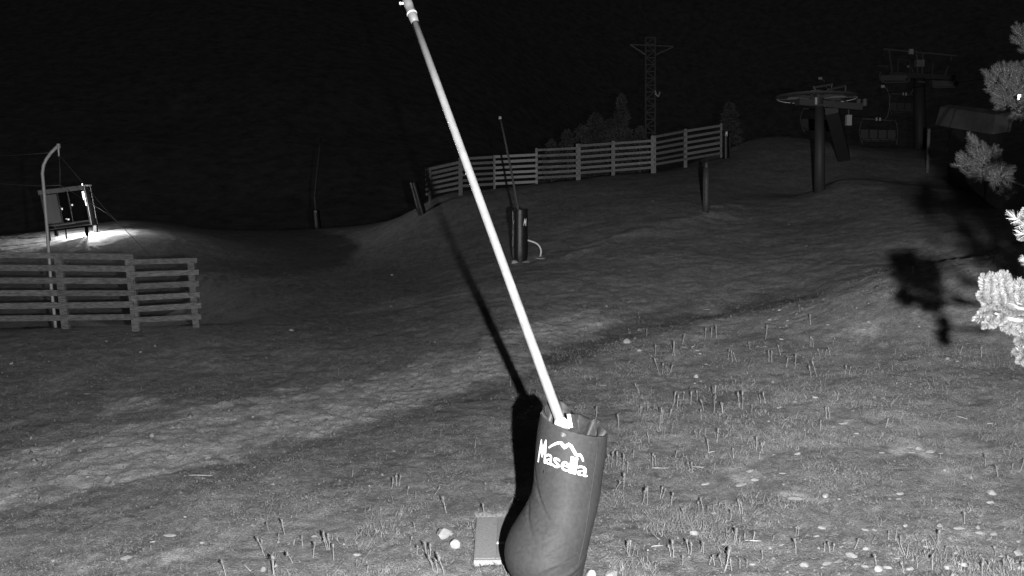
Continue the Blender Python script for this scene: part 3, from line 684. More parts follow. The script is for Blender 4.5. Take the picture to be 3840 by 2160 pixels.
for i in range(8):
    a = 2 * math.pi * (i + .5) / 8; d_ = tx * math.cos(a) + ty_ * math.sin(a)
    MB().bar(wc + d_ * .3 , wc + d_ * (RW - .09), .10, .09, tn).build('spoke', 'grey_steel', wh)
MB().tube([wc - tn * .3, wc + tn * .3], .30, 20).build('hub', 'tower_paint', wh)
MB().bar(P(2990, 382, WD), P(3225, 402, WD + .3), .28, .5).build('carriage_beam', 'tower_paint', st)
for a, b in (((3052, 328), (3120, 316)), ((3104, 336), (3170, 322))): MB().bar(P(*a, WD - .2), P(*b, WD + .6), .09, .09).build('gantry_rail', 'grey_steel', st)
for a, b in (((3056, 362), (3056, 328)), ((3108, 362), (3108, 334)), ((3118, 345), (3118, 318)), ((3170, 352), (3170, 322)), ((3060, 352), (3172, 352))): MB().bar(P(*a, WD), P(*b, WD), .06, .06, rt).build('gantry_post', 'grey_steel', st)
for x, y in ((3028, 347), (3048, 345)): MB().tube([P(x - 6, y, WD - .6), P(x + 6, y, WD - .6)], .07, 10).build('bearing', 'galvanised', st)
MB().bar(P(3060, 392, WD - .35), P(3060, 362, WD - .35), .08, .05, rt).build('hub_bolt', 'galvanised', st)
MB().tube([Vector((wb.x, wb.y, wb.z - .4)), P(3074, 560, WD), P(3072, 400, WD)], [.24, .22, .20], 16).build('post', 'tower_paint', st, True)
MB().bar(P(3118, 405, WD + .3), P(3165, 585, WD + 6), .55, .55, Vector((1, 0, 0))).build('raking_leg', 'tower_paint', st)
for x in (3220, 3243): MB().tube([P(x, 372, WD + .6), P(x, 398, WD + .6)], .10, 10).build('guide_sheave', 'grey_steel', st)
MB().bar(P(3182, 400, WD + .4), P(3182, 436, WD + .4), .05, .05, rt).build('hanger_rod', 'dark_steel', st)
MB().box(P(3182, 451, WD + .4), rt * .11, Vector((0, .1, 0)), UP * .23).build('counterweight', 'panel_grey', st)

# ------------------------------------------------------------------ lift tower
TD = 67.0
tw = empty('lift_tower', P(3455, 600, TD), 'chairlift tower with a wide crosshead and maintenance walkways', 'lift tower')
MB().tube([P(3452, 640, TD), P(3449, 450, TD), P(3447, 296, TD)], [.48, .44, .41], 18).build('mast', 'tower_paint', tw, True)
MB().bar(P(3330, 280, TD), P(3578, 292, TD), .38, .4).build('crossbeam', 'tower_paint', tw)
MB().bar(P(3312, 184, TD), P(3588, 210, TD), .12, .12).build('lifting_frame', 'grey_steel', tw)
for a, b in (((3333, 188), (3345, 278)), ((3568, 214), (3542, 282)), ((3436, 196), (3440, 276)), ((3460, 198), (3456, 276))): MB().bar(P(*a, TD), P(*b, TD), .14, .12, rt).build('frame_upright', 'grey_steel', tw)
for a, b in (((3368, 222), (3367, 270)), ((3412, 226), (3412, 280)), ((3498, 235), (3496, 292)), ((3291, 246), (3330, 250)), ((3368, 222), (3412, 228))): MB().bar(P(*a, TD - .6), P(*b, TD - .6), .06, .06, rt).build('handrail', 'grey_steel', tw)
wk = MB(); q_ = [(3297, 272), (3293, 290), (3300, 306), (3320, 311), (3380, 310), (3404, 306), (3405, 292)]
for a, b in zip(q_, q_[1:]): wk.bar(P(*a, TD - .7), P(*b, TD - .7), .12, .5, rt if abs(a[0] - b[0]) < 10 else UP)
wk.build('walkway', 'grey_steel', tw)
wk = MB(); q_ = [(3492, 302), (3494, 328), (3520, 330), (3585, 326), (3587, 305)]
for a, b in zip(q_, q_[1:]): wk.bar(P(*a, TD - .7), P(*b, TD - .7), .12, .5, rt if abs(a[0] - b[0]) < 10 else UP)
wk.build('walkway', 'grey_steel', tw)
for xa, xb, yy in ((3305, 3400, 292), (3500, 3580, 313)):
    for i in range(6):
        xx = xa + (xb - xa) * (i + .5) / 6; MB().tube([P(xx, yy, TD - .3), P(xx, yy, TD + .0)], .22, 12).build('sheave', 'tower_paint', tw)
    MB().bar(P(xa, yy - 6, TD - .1), P(xb, yy - 4, TD - .1), .16, .1).build('sheave_beam', 'grey_steel', tw)
MB().box(P(3416, 194, TD - .3), rt * .15, Vector((0, .1, 0)), UP * .19).build('lamp_box', 'panel_grey', tw)
MB().box(P(3448, 238, TD - .4), rt * .30, Vector((0, .2, 0)), UP * .25).build('sign_plate', 'hut_frame', tw)
MB().bar(P(3440, 306, TD - .5), P(3468, 308, TD - .5), .12, .1).build('collar', 'grey_steel', tw)
hr = MB()
for pts_ in ([(2916, 362, WD), (3100, 335, WD + 12), (3300, 294, TD - .2), (3400, 290, TD + 2), (3560, 255, TD + 50)], [(3208, 372, WD), (3350, 345, WD + 12), (3500, 316, TD - .2), (3580, 313, TD + 2), (3750, 285, TD + 50)]): hr.tube([P(*q_) for q_ in pts_], .02, 5)
tag(hr.build('haul_rope', 'dark_steel', None), 'pair of steel haul ropes between return wheel and lift tower', 'cable')

# ------------------------------------------------------------------ lift chairs
def make_chair():
    root = bpy.data.objects.new('lift_chair', None); COL.objects.link(root)
    H = lambda pts_: [Vector(q_) for q_ in pts_]
    MB().tube(H([(.05, 0, 2.85), (.30, 0, 2.75), (.52, 0, 2.3), (.58, 0, 1.6), (.50, 0, 1.0), (.35, 0, .75)]), .045, 8).build('hanger_arm', 'grey_steel', root, True)
    MB().tube(H([(-.05, 0, 2.86), (.15, 0, 2.86)]), .09, 8).build('rope_grip', 'galvanised', root)
    MB().tube(H([(-1.05, 0, .80), (-.3, 0, .78), (.4, 0, .74), (.95, 0, .72)]), .045, 8).build('top_bar', 'grey_steel', root, True)
    for s in (-1, 1):
        MB().tube(H([(s * 1.0, 0, .76), (s * 1.12, 0, .5), (s * 1.2, -.05, 0), (s * 1.14, -.3, -.5), (s * 1.05, -.5, -.8)]), .035, 8).build('side_frame', 'grey_steel', root, True)
    for s in (-.07, .14): MB().box((s - .1, 0, .79), (.045, 0, 0), (0, .06, 0), (0, 0, .10)).build('clamp', 'galvanised', root)
    for i in range(4): MB().box((-.84 + i * .56, .02, -.15), (.24, 0, 0), (0, .03, 0), (0, .06, .28)).build('backrest', 'dark_steel', root)
    for i in range(4): MB().box((-.84 + i * .56, -.28, -.52), (.25, 0, 0), (0, .26, 0), (0, 0, .035)).build('seat', 'dark_steel', root)
    MB().tube(H([(-1.1, -.3, -.62), (0, -.35, -.6), (1.1, -.3, -.62)]), .03, 6).build('seat_rail', 'grey_steel', root, True)
    return root
def copy_tree(o, parent=None):
    c = o.copy(); COL.objects.link(c)
    if parent is not None: c.parent = parent
    for ch in list(o.children): copy_tree(ch, c)
    return c
ch0 = make_chair()
bpy.context.view_layer.update()
for i, (px_, py_, d_, rz_, lab) in enumerate([(3293, 494, 57, R(-6), 'lift chair hanging lowest, just above the crest left of the lift tower'), (3062, 455, 60, R(8), 'lift chair half hidden behind the return wheel post'), (3392, 392, 68, R(-4), 'lift chair hanging right behind the lift tower mast')]):
    c_ = ch0 if i == 0 else copy_tree(ch0)
    c_.location = P(px_, py_, d_); c_.rotation_euler = (0, R(3), rz_); tag(c_, lab, 'lift chair', 'lift chairs hanging near the tower')

# ------------------------------------------------------------------ hut with a broad roof, partly behind the pine
hut = empty('lift_hut', G(3640, 640), 'dark hut with a broad flat sheet roof behind the right pine branches', 'hut')
ra, rb_, rc, rd = P(3540, 462, 42), P(3782, 494, 27), P(3795, 418, 27.6), P(3560, 392, 42.5)
dn = Vector((.15, 1.2, -.02))
m_ = MB(); m_.add([ra, rb_, rc, rd, ra + dn, rb_ + dn, rc + dn, rd + dn], [(0, 1, 2, 3), (7, 6, 5, 4), (0, 4, 5, 1), (1, 5, 6, 2), (2, 6, 7, 3), (3, 7, 4, 0)]); m_.build('roof', 'roof_sheet', hut)
m_ = MB(); m_.bar(P(3783, 492, 26.9), P(3796, 420, 27.4), .08, .06, rt); m_.build('roof_edge', 'hut_frame', hut)
a, b = P(3560, 470, 43.5), P(3765, 490, 29.0)
wl = MB(); za, zb = gz(a.x, a.y) - .3, gz(b.x, b.y) - .3; o_ = Vector((.8, 1.6, 0))
wl.add([Vector((a.x, a.y, za)), Vector((b.x, b.y, zb)), b, a, Vector((a.x, a.y, za)) + o_, Vector((b.x, b.y, zb)) + o_, b + o_, a + o_], [(0, 1, 2, 3), (7, 6, 5, 4), (0, 4, 5, 1), (1, 5, 6, 2), (2, 6, 7, 3), (3, 7, 4, 0)]); wl.build('wall', 'hut_wall', hut)
rp = G(3478, 648)
tag(MB().tube([Vector((rp.x, rp.y, rp.z - .2)), Vector((rp.x, rp.y, rp.z + 2.3))], [.085, .08], 10).build('marker_post', 'hut_frame', None, True), 'pale round post standing between the lift tower and the dark hut', 'post')

# ------------------------------------------------------------------ conifers behind the far fence
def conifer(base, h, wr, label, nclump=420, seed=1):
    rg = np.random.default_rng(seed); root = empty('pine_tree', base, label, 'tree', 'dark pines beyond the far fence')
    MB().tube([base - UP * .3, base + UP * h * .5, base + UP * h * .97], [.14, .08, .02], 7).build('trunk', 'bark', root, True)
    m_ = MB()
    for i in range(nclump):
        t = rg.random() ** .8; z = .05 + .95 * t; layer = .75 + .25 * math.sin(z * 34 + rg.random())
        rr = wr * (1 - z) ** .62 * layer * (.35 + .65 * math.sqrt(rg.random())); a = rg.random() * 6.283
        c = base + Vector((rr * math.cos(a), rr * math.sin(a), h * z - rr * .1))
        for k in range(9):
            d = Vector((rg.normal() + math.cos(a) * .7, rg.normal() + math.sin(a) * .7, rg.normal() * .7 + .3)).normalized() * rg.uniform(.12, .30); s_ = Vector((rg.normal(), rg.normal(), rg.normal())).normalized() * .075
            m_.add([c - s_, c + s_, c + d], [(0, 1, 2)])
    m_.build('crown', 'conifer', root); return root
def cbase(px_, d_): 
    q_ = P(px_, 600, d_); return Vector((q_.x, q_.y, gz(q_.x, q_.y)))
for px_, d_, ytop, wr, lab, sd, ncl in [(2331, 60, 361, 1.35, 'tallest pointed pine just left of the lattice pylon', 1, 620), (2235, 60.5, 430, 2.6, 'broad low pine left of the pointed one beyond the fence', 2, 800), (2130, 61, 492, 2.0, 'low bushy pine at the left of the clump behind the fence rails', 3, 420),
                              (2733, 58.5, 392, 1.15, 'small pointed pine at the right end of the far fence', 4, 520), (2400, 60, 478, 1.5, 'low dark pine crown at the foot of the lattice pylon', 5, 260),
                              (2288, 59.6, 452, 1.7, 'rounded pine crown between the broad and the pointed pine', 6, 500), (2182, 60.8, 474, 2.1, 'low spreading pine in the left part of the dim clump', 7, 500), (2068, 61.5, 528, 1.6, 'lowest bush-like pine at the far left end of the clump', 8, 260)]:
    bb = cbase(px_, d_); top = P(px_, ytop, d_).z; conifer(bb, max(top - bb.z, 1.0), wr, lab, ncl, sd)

# ------------------------------------------------------------------ pines on the right: bottle-brush shoots
def shoot_into(mb_n, mb_s, a, b, nrad=.034, count=260, rg=rng, stem=True):
    a, b = Vector(a), Vector(b); d = b - a; l = d.length; d.normalize(); s = d.cross(Vector((.3, .8, .2))).normalized(); t = d.cross(s)
    if stem: mb_s.tube([a, b - d * .02], [.006, .004], 5)
    for i in range(count):
        f = rg.random(); ph = rg.random() * 6.283; o = s * math.cos(ph) + t * math.sin(ph); tip = max(0, (f - .75) * 4)
        dirn = (o * (1.0 - .6 * tip) + d * (.55 + .9 * tip)).normalized(); ln = nrad * 1.25 * rg.uniform(.8, 1.15)
        p = a + d * l * f; w2 = dirn.cross(Vector((rg.normal(), rg.normal(), rg.normal()))).normalized() * .0017
        mb_n.add([p - w2, p + w2, p + dirn * ln + w2 * .4, p + dirn * ln - w2 * .4], [(0, 1, 2, 3)])
def zp(x, y): return (3580 + x / 3.22, 950 + y / 3.22)
ND = 5.3
near = empty('pine_tree', Vector((4.15, 5.4, gz(4.15, 5.4))), 'near pine whose brightly lit branch tips reach in at the right edge', 'tree')
tr = MB(); tb = Vector((4.15, 5.4, gz(3.75, 5.4) - .3)); tr.tube([tb, tb + Vector((.05, 0, 1.6)), tb + Vector((0, .05, 3.4)), tb + Vector((.05, 0, 5.6))], [.12, .10, .07, .02], 12); tr.build('trunk', 'bark', near, True)
mn_, ms_ = MB(), MB()
SH = [((372, 480), (345, 300)), ((425, 450), (432, 285)), ((520, 470), (515, 290)), ((575, 480), (575, 262)), ((620, 480), (622, 270)), ((400, 700), (360, 480)), ((430, 620), (440, 440)), ((350, 560), (325, 500)),
      ((480, 720), (270, 790)), ((450, 700), (330, 720)), ((480, 760), (380, 870)), ((500, 740), (470, 850)), ((560, 640), (540, 470)), ((540, 700), (500, 560)), ((620, 620), (590, 470)), ((700, 620), (650, 420)), ((740, 640), (712, 370)), ((790, 600), (785, 350)), ((820, 640), (835, 420)),
      ((700, 700), (560, 620)), ((640, 760), (600, 880)), ((700, 780), (660, 920)), ((760, 790), (740, 930)), ((820, 760), (810, 900)), ((600, 740), (560, 800)), ((760, 720), (640, 680)), ((860, 700), (700, 700)), ((680, 560), (640, 500)),
      ((880, 1020), (800, 1040)), ((900, 1100), (770, 1060)), ((900, 1180), (745, 1185)), ((880, 1230), (790, 1290)), ((860, 1130), (820, 1240)), ((900, 1260), (850, 1310)),
      ((900, -560), (800, -390)), ((900, -420), (760, -380)), ((920, -330), (800, -300)), ((900, -280), (810, -200)), ((960, -480), (850, -480))]
for (a, b) in SH:
    dj = ND + random.uniform(-.06, .06); shoot_into(mn_, ms_, P(*zp(*a), dj + .03), P(*zp(*b), dj), .028, 680)
tw_ = [[(1500, 900), (1050, 800), (830, 665), (770, 662), (700, 620), (650, 605)], [(1100, 830), (800, 810), (690, 795), (570, 762), (480, 720)], [(690, 795), (640, 780)], [(1300, 1150), (950, 1150), (820, 1130)], [(1300, -300), (1000, -380), (880, -400)]]
for l_ in tw_: ms_.tube([P(*zp(*q_), ND + (.25 if q_[0] > 1000 else 0)) for q_ in l_], [.02 - .013 * i / (len(l_) - 1) for i in range(len(l_))], 7)
# the rest of the crown, outside the right edge of the picture
rg2 = np.random.default_rng(5)
for i in range(360):
    yy = rg2.uniform(600, 1170) if i % 12 else rg2.uniform(500, 600); dd = rg2.uniform(4.6, 6.4); xx = 3840 + rg2.uniform(70, 560) + (140 if yy < 760 else 0) + (40 if 1000 < yy < 1150 else 0); xx += 90 * math.sin(yy / 55)
    xx = max(xx, 3895)
    a = P(xx, yy, dd); b = a + Vector((rg2.uniform(-.12, .04), rg2.uniform(-.1, .1), rg2.uniform(-.02, .14))); shoot_into(mn_, ms_, a, b, .036, 130, rg2)
for i in range(26):
    a = tb + Vector((0, 0, rg2.uniform(1.2, 5.0))); b = P(3840 + rg2.uniform(90, 300), rg2.uniform(560, 1150), rg2.uniform(4.8, 6)); ms_.tube([a, (a + b) / 2 + UP * .05, b], [.02, .014, .006], 6)
nd_ = mn_.build('needles', 'needles', near); nd_['kind'] = 'stuff'; tag(ms_.build('branches', 'bark', near, True), kind='stuff')

far = empty('pine_tree', Vector((9.4, 14.6, gz(9.4, 14.6))), 'darker pine behind the near one with dim branches above and below the hut roof', 'tree')
fb_ = Vector((9.6, 14.8, gz(9.6, 14.8) - .3)); MB().tube([fb_, fb_ + Vector((-.1, 0, 3)), fb_ + Vector((0, 0, 7.5))], [.17, .13, .03], 12).build('trunk', 'bark', far, True)
mf_, mt_ = MB(), MB(); FDp = 14.0
def inpoly(x, y, pl):
    c = False; j = len(pl) - 1
    for i in range(len(pl)):
        if (pl[i][1] > y) != (pl[j][1] > y) and x < (pl[j][0] - pl[i][0]) * (y - pl[i][1]) / (pl[j][1] - pl[i][1]) + pl[i][0]: c = not c
        j = i
    return c
POL = [([(3688, 268), (3712, 268), (3735, 250), (3790, 250), (3850, 240), (3850, 430), (3800, 420), (3745, 402), (3722, 360), (3705, 320)], 150, (-.35, .9)),
       ([(3637, 505), (3674, 530), (3709, 555), (3750, 590), (3785, 644), (3730, 676), (3645, 655), (3590, 610), (3604, 570), (3628, 553)], 120, (-.35, .8)),
       ([(3805, 100), (3850, 95), (3850, 190), (3800, 150)], 22, (-.5, .8)), ([(3735, 680), (3790, 690), (3800, 760), (3760, 740)], 10, (-.4, .6))]
for pl, cnt, dr in POL:
    cnt = int(cnt * 1.6)
    k = 0; xs_ = [p[0] for p in pl]; ys_ = [p[1] for p in pl]; ccx = sum(xs_) / len(xs_); ccy = sum(ys_) / len(ys_)
    while k < cnt:
        x, y = rg2.uniform(min(xs_), max(xs_)), rg2.uniform(min(ys_), max(ys_))
        if not inpoly(x, y, pl): continue
        k += 1; dd = FDp + rg2.uniform(-.5, .5); vx = (x - ccx) / 90 + dr[0] + rg2.normal() * .3; vy = (ccy - y) / 90 + dr[1] + rg2.normal() * .25
        a = P(x + 8, y + 12, dd); b = a + (rt * vx + upv * vy + fwd * rg2.normal() * .3).normalized() * rg2.uniform(.07, .13); shoot_into(mf_, mt_, a, b, .042, 110, rg2)
for i in range(260):
    a = P(rg2.uniform(3860, 4300), rg2.uniform(60, 1000), rg2.uniform(13, 16.5)); b = a + Vector((rg2.uniform(-.15, .05), rg2.uniform(-.1, .1), rg2.uniform(-.02, .18))); shoot_into(mf_, mt_, a, b, .05, 60, rg2)
for l_ in ([(4150, 560), (3900, 470), (3800, 400), (3740, 350)], [(4150, 760), (3900, 720), (3770, 668), (3690, 610), (3640, 560)], [(3730, 640), (3650, 640)], [(4000, 300), (3850, 200), (3820, 130)]):
    mt_.tube([P(*q_, FDp + .4) for q_ in l_], [.035 - .025 * i / (len(l_) - 1) for i in range(len(l_))], 7)
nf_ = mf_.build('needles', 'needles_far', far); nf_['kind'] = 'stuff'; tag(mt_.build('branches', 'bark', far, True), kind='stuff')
rfl = MB(); rfl.box(P(3822, 360, 13.2), rt * .022, fwd * .01, upv * .020); rfl.box(P(3819, 369, 13.2), rt * .011, fwd * .01, upv * .022); tag(rfl.build('reflector', 'print_white', None), 'tiny bright white reflector among the upper pine branches', 'reflector')

# ------------------------------------------------------------------ utility hatch beside the mat
hc = [G(1788, 1952), G(1992, 1952), G(1988, 2120), G(1777, 2118)]
hz = max(q_.z for q_ in hc) + .025
hz = float(np.mean([q_.z for q_ in hc])) + .014
hcz = [float(base_h(np.array([q_.x]), np.array([q_.y]))[0]) + .10 * float(vnoise(q_.x, q_.y, 2.6, 1)) + .006 for q_ in hc]
for q_, z_ in zip(hc, hcz): q_.z = z_
def hp(u, v, z=0):
    a = hc[0].lerp(hc[1], u); b = hc[3].lerp(hc[2], u); q_ = a.lerp(b, v); return Vector((q_.x, q_.y, q_.z + z))
hat = empty('access_hatch', hp(.5, .5, -.1), 'flat square concrete hatch lying in the grass left of the foreground crash mat', 'hatch')
def hslab(name, u0, u1, v0, v1, z0, z1, m_, parent=hat):
    q_ = MB(); t_ = [hp(u0, v0, z1), hp(u1, v0, z1), hp(u1, v1, z1), hp(u0, v1, z1)]; b_2 = [hp(u0, v0, z0), hp(u1, v0, z0), hp(u1, v1, z0), hp(u0, v1, z0)]
    q_.add(t_ + b_2, [(3, 2, 1, 0), (4, 5, 6, 7), (0, 1, 5, 4), (1, 2, 6, 5), (2, 3, 7, 6), (3, 0, 4, 7)]); return q_.build(name, m_, parent)
hslab('frame', 0, 1, 0, 1, -.22, .0, 'concrete')
hslab('lid', .395, .985, .06, .62, .003, .013, 'concrete')
hslab('handle', .395, .56, .63, .66, .003, .016, 'white_clamp')
hslab('lid', .02, .375, .06, .97, .002, .006, 'concrete')
hslab('lower_plate', .395, .985, .68, .97, .002, .006, 'concrete')

# ------------------------------------------------------------------ stones
def stone_mesh(seed):
    rg = np.random.default_rng(seed); bm = bmesh.new(); bmesh.ops.create_icosphere(bm, subdivisions=2, radius=1)
    cuts = [Vector(rg.normal(size=3)).normalized() for _ in range(9)]; cd = [rg.uniform(.62, .9) for _ in cuts]
    for v in bm.verts:
        for c_, d_ in zip(cuts, cd):
            k = v.co.dot(c_)
            if k > d_: v.co -= c_ * (k - d_)
        v.co *= 1 + rg.normal() * .03
    me_ = bpy.data.meshes.new('stone'); bm.to_mesh(me_); bm.free(); return me_
SMB = [stone_mesh(100 + i) for i in range(7)]; SMG = [m_.copy() for m_ in SMB]
for m_ in SMB: m_.materials.append(MATS['stone'])
for m_ in SMG: m_.materials.append(MATS['stone_grey'])
def region(x, y):
    if y < 1350: return 'along the upper bank'
    if x > 3400: return 'near the lower right corner' if y > 1900 else 'at the right below the pine'
    if x > 2850: return 'in the lower right turf' if y > 1850 else 'in the mid right turf'
    if x > 2150: return 'just right of the near mat' if y > 1650 else 'between near mat and upper bank'
    if x > 1400: return 'by the hatch left of the mat'
    if x > 700: return 'in the lower left centre'
    return 'on the lower left slope'
UNIQ_S = {(1665, 1997): 'largest white block of stone, left of the hatch', (1707, 2035): 'second white stone, below the largest one by the hatch', (2218, 2149): 'white flat stone touching the right foot of the crash mat', (2293, 2151): 'white rounded stone at the bottom edge, right of the crash mat',
          (2604, 1994): 'bright slanted stone between dry stalks right of the crash mat', (3718, 1844): 'bright oval white stone at the far right, the upper of two', (3714, 1882): 'bright thin stone under the oval white one at the far right', (3096, 1857): 'bright squarish stone alone in the right turf', (2610, 1410): 'bright round stone high in the turf right of the lance',
          (2351, 1279): 'grey dome-shaped stone at the left start of the upper bank', (3395, 1969): 'small very bright stone in the lower right turf', (3601, 1978): 'long flat stone with a dry plant standing behind it', (3615, 2114): 'smooth oval pale stone near the bottom right', (3194, 2079): 'broad pale stone amid low plants at the bottom right',
          (3374, 1848): 'pale wedge-shaped stone in the middle of the right turf', (3444, 1678): 'pale stone on the bare patch in the right turf', (3487, 1691): 'flat grey stone at the right end of the bare patch', (2984, 1864): 'long flat slab of pale stone, low in the right turf', (2775, 1815): 'long flat slab in two pieces, lower left piece', (2830, 1795): 'long flat slab in two pieces, upper right piece'}
ST = [(1665,1997,64,40,1),(1707,2035,46,34,1),(2218,2149,40,28,1),(2293,2151,50,30,1),(2604,1994,36,18,1),(2644,1812,34,12,0),(2679,1923,26,12,0),(2775,1815,54,13,0),(2830,1795,46,15,0),(2815,1764,38,10,0),(2990,1700,25,12,0),
 (2984,1864,74,18,0),(2822,2113,30,15,0),(3015,2115,34,20,0),(2929,2042,30,7,0),(2888,2053,16,10,0),(2717,2040,26,7,0),(3162,1586,36,9,1),(3214,1624,20,8,0),(3378,1539,24,6,0),(3713,1586,24,7,0),(3415,1668,80,13,0),(3444,1678,30,14,0),(3487,1691,34,15,0),(3419,1695,28,8,0),
 (3308,1696,24,6,0),(3528,1698,18,7,0),(3542,1762,10,9,1),(3615,1814,20,7,0),(3718,1844,36,22,1),(3714,1882,30,11,1),(3096,1857,25,17,1),(3147,1870,14,8,0),(3374,1848,32,14,1),(3371,1869,22,8,0),(3336,1870,12,6,0),(3081,1976,34,12,1),(3062,2009,26,8,0),(3395,1969,16,14,1),
 (3246,1984,28,10,0),(3279,1985,20,9,0),(3601,1978,50,15,0),(3522,1969,24,16,0),(3674,1994,44,13,0),(3727,2001,30,13,0),(3820,2028,20,14,0),(3247,2055,24,13,1),(3155,2048,22,9,0),(3194,2079,48,22,0),(3096,2110,44,17,0),(3292,2129,36,22,1),(3330,2126,34,13,0),(3553,2124,28,20,1),
 (3615,2114,36,17,1),(3474,2047,28,10,0),(3761,2083,36,14,0),(3815,2071,36,24,0),(3579,2155,28,14,1),(3244,2122,30,10,0),(3412,2131,30,14,0),(3583,2072,14,12,0),(3364,2092,22,9,0),(3829,2129,26,20,0),
 (2351,1279,30,22,0),(2397,1312,22,10,0),(2610,1410,19,14,1),(2606,1437,10,4,0),(2629,1428,12,4,0),(2654,1158,46,7,0),(2264,1443,28,5,0),(2615,1313,16,6,0),(2625,1325,14,6,0),(2565,1300,28,5,0),(2598,1299,14,7,0),(2932,1270,20,7,0),(2868,1299,14,4,0),(2650,1365,16,5,0),(2899,1432,18,4,0),
 (3058,1488,28,8,0),(2980,1506,20,8,0),(2922,1527,20,10,0),(2883,1579,9,7,0),(2885,1197,16,9,0),(2922,1162,12,7,0),(2953,1201,20,8,0),(3106,1216,26,6,0),(3258,1205,20,9,0),(3448,1223,12,8,0),(3553,1343,16,10,0),(3592,1353,12,7,0),(3280,1488,10,6,0),(3240,1232,44,8,0),
 (1338,2077,35,9,1),(1179,2009,30,9,0),(573,2030,26,9,1),(759,2033,20,10,1),(636,2004,50,12,0),(694,1937,12,7,1),(477,2088,56,18,0),(199,2101,16,8,0),(987,2133,25,18,0),(779,1715,26,8,0),(1093,1236,20,11,0),(328,1475,28,6,0),(948,1561,14,8,0),(570,1631,17,14,0),(398,1278,14,6,0),(527,1319,10,7,0),(43,1362,14,8,0),(1478,1690,16,6,0),(1385,1821,8,7,1),(328,1786,16,8,0),(1470,1030,12,8,0),
 (1930,981,30,14,0),(1973,981,32,7,0),(2034,968,60,9,0),(822,1564,40,9,0),(880,1570,18,9,0),(1050,1790,16,5,0),(300,1690,14,8,0),(60,1770,18,7,0),(1290,2040,12,6,0),(1600,1990,10,5,0)]
ORD = {}
for i, (x, y, w_, h_, brt) in enumerate(ST):
    g_ = G(x, y + h_ * .35); d_ = depth_of(g_); me_ = (SMB if brt else SMG)[i % 7]
    o = bpy.data.objects.new('stone', me_); COL.objects.link(o); sx = w_ / 2 / FPX * d_; sz = h_ / 2 / FPX * d_ * (1.0 if h_ / w_ > .45 else .8)
    sy = max(sx * .55, min(sz * 1.6, sx)); o.location = g_ + UP * sz * .35; o.scale = (sx * 1.08, sy, max(sz, .010) * 1.25); o.rotation_euler = (random.uniform(-.15, .15), random.uniform(-.15, .15), random.uniform(-.4, .4))
    if y < 1000: lab = {1930: 'small pale rock at the left foot of the second padded mat', 1973: 'thin pale rock at the right foot of the second padded mat', 2034: 'flat pale slab where the hose meets the ground'}.get(x, 'lone tiny pale stone on the dark mid slope')
    else: lab = UNIQ_S.get((x, y)) or (('bright ' if brt else 'dull grey ') + ('flat ' if h_ < w_ * .4 else 'rounded ') + ('larger ' if w_ >= 28 else 'small ') + 'stone ' + region(x, y))
    if lab.startswith('long flat slab'): pass
    tag(o, lab, 'stone', 'stones lying in the turf'); ORD.setdefault(lab, []).append((x, o))

# ------------------------------------------------------------------ dry stalks with seed heads
def stalk_meshes(seed):
    rg = random.Random(seed); bend = rg.uniform(-.12, .12); st_ = MB(); st_.tube([(0, 0, -.05), (bend * .3, 0, .3), (bend * .8, .03, .65), (bend, .05, .92)], [.022, .018, .015, .012], 5)
    hd_ = MB(); c = Vector((bend, .05, .9))
    for k in range(rg.randint(9, 15)):
        a = rg.uniform(0, 6.28); q_ = c + Vector((math.cos(a) * .03, math.sin(a) * .03, rg.uniform(-.22, .06))); d = Vector((math.cos(a) * rg.uniform(.3, 1), math.sin(a) * rg.uniform(.3, 1), rg.uniform(.1, 1))).normalized() * rg.uniform(.06, .12); s_ = d.cross(UP).normalized() * .03
        hd_.add([q_ - s_, q_ + s_, q_ + d + s_ * .6, q_ + d - s_ * .6], [(0, 1, 2, 3)])
    for k in range(rg.randint(1, 4)):
        a = rg.uniform(0, 6.28); z0 = rg.uniform(.1, .6); st_.tube([(bend * z0, 0, z0), (bend * z0 + math.cos(a) * .12, math.sin(a) * .12, z0 + rg.uniform(0, .18))], [.010, .006], 4)
    hd_.tube([c - UP * .14, c, c + UP * .07], [.03, .05, .02], 6)
    return st_.mesh('stem', 'dry_plant'), hd_.mesh('seed_head', 'seed_head')
SMM = [stalk_meshes(i) for i in range(9)]
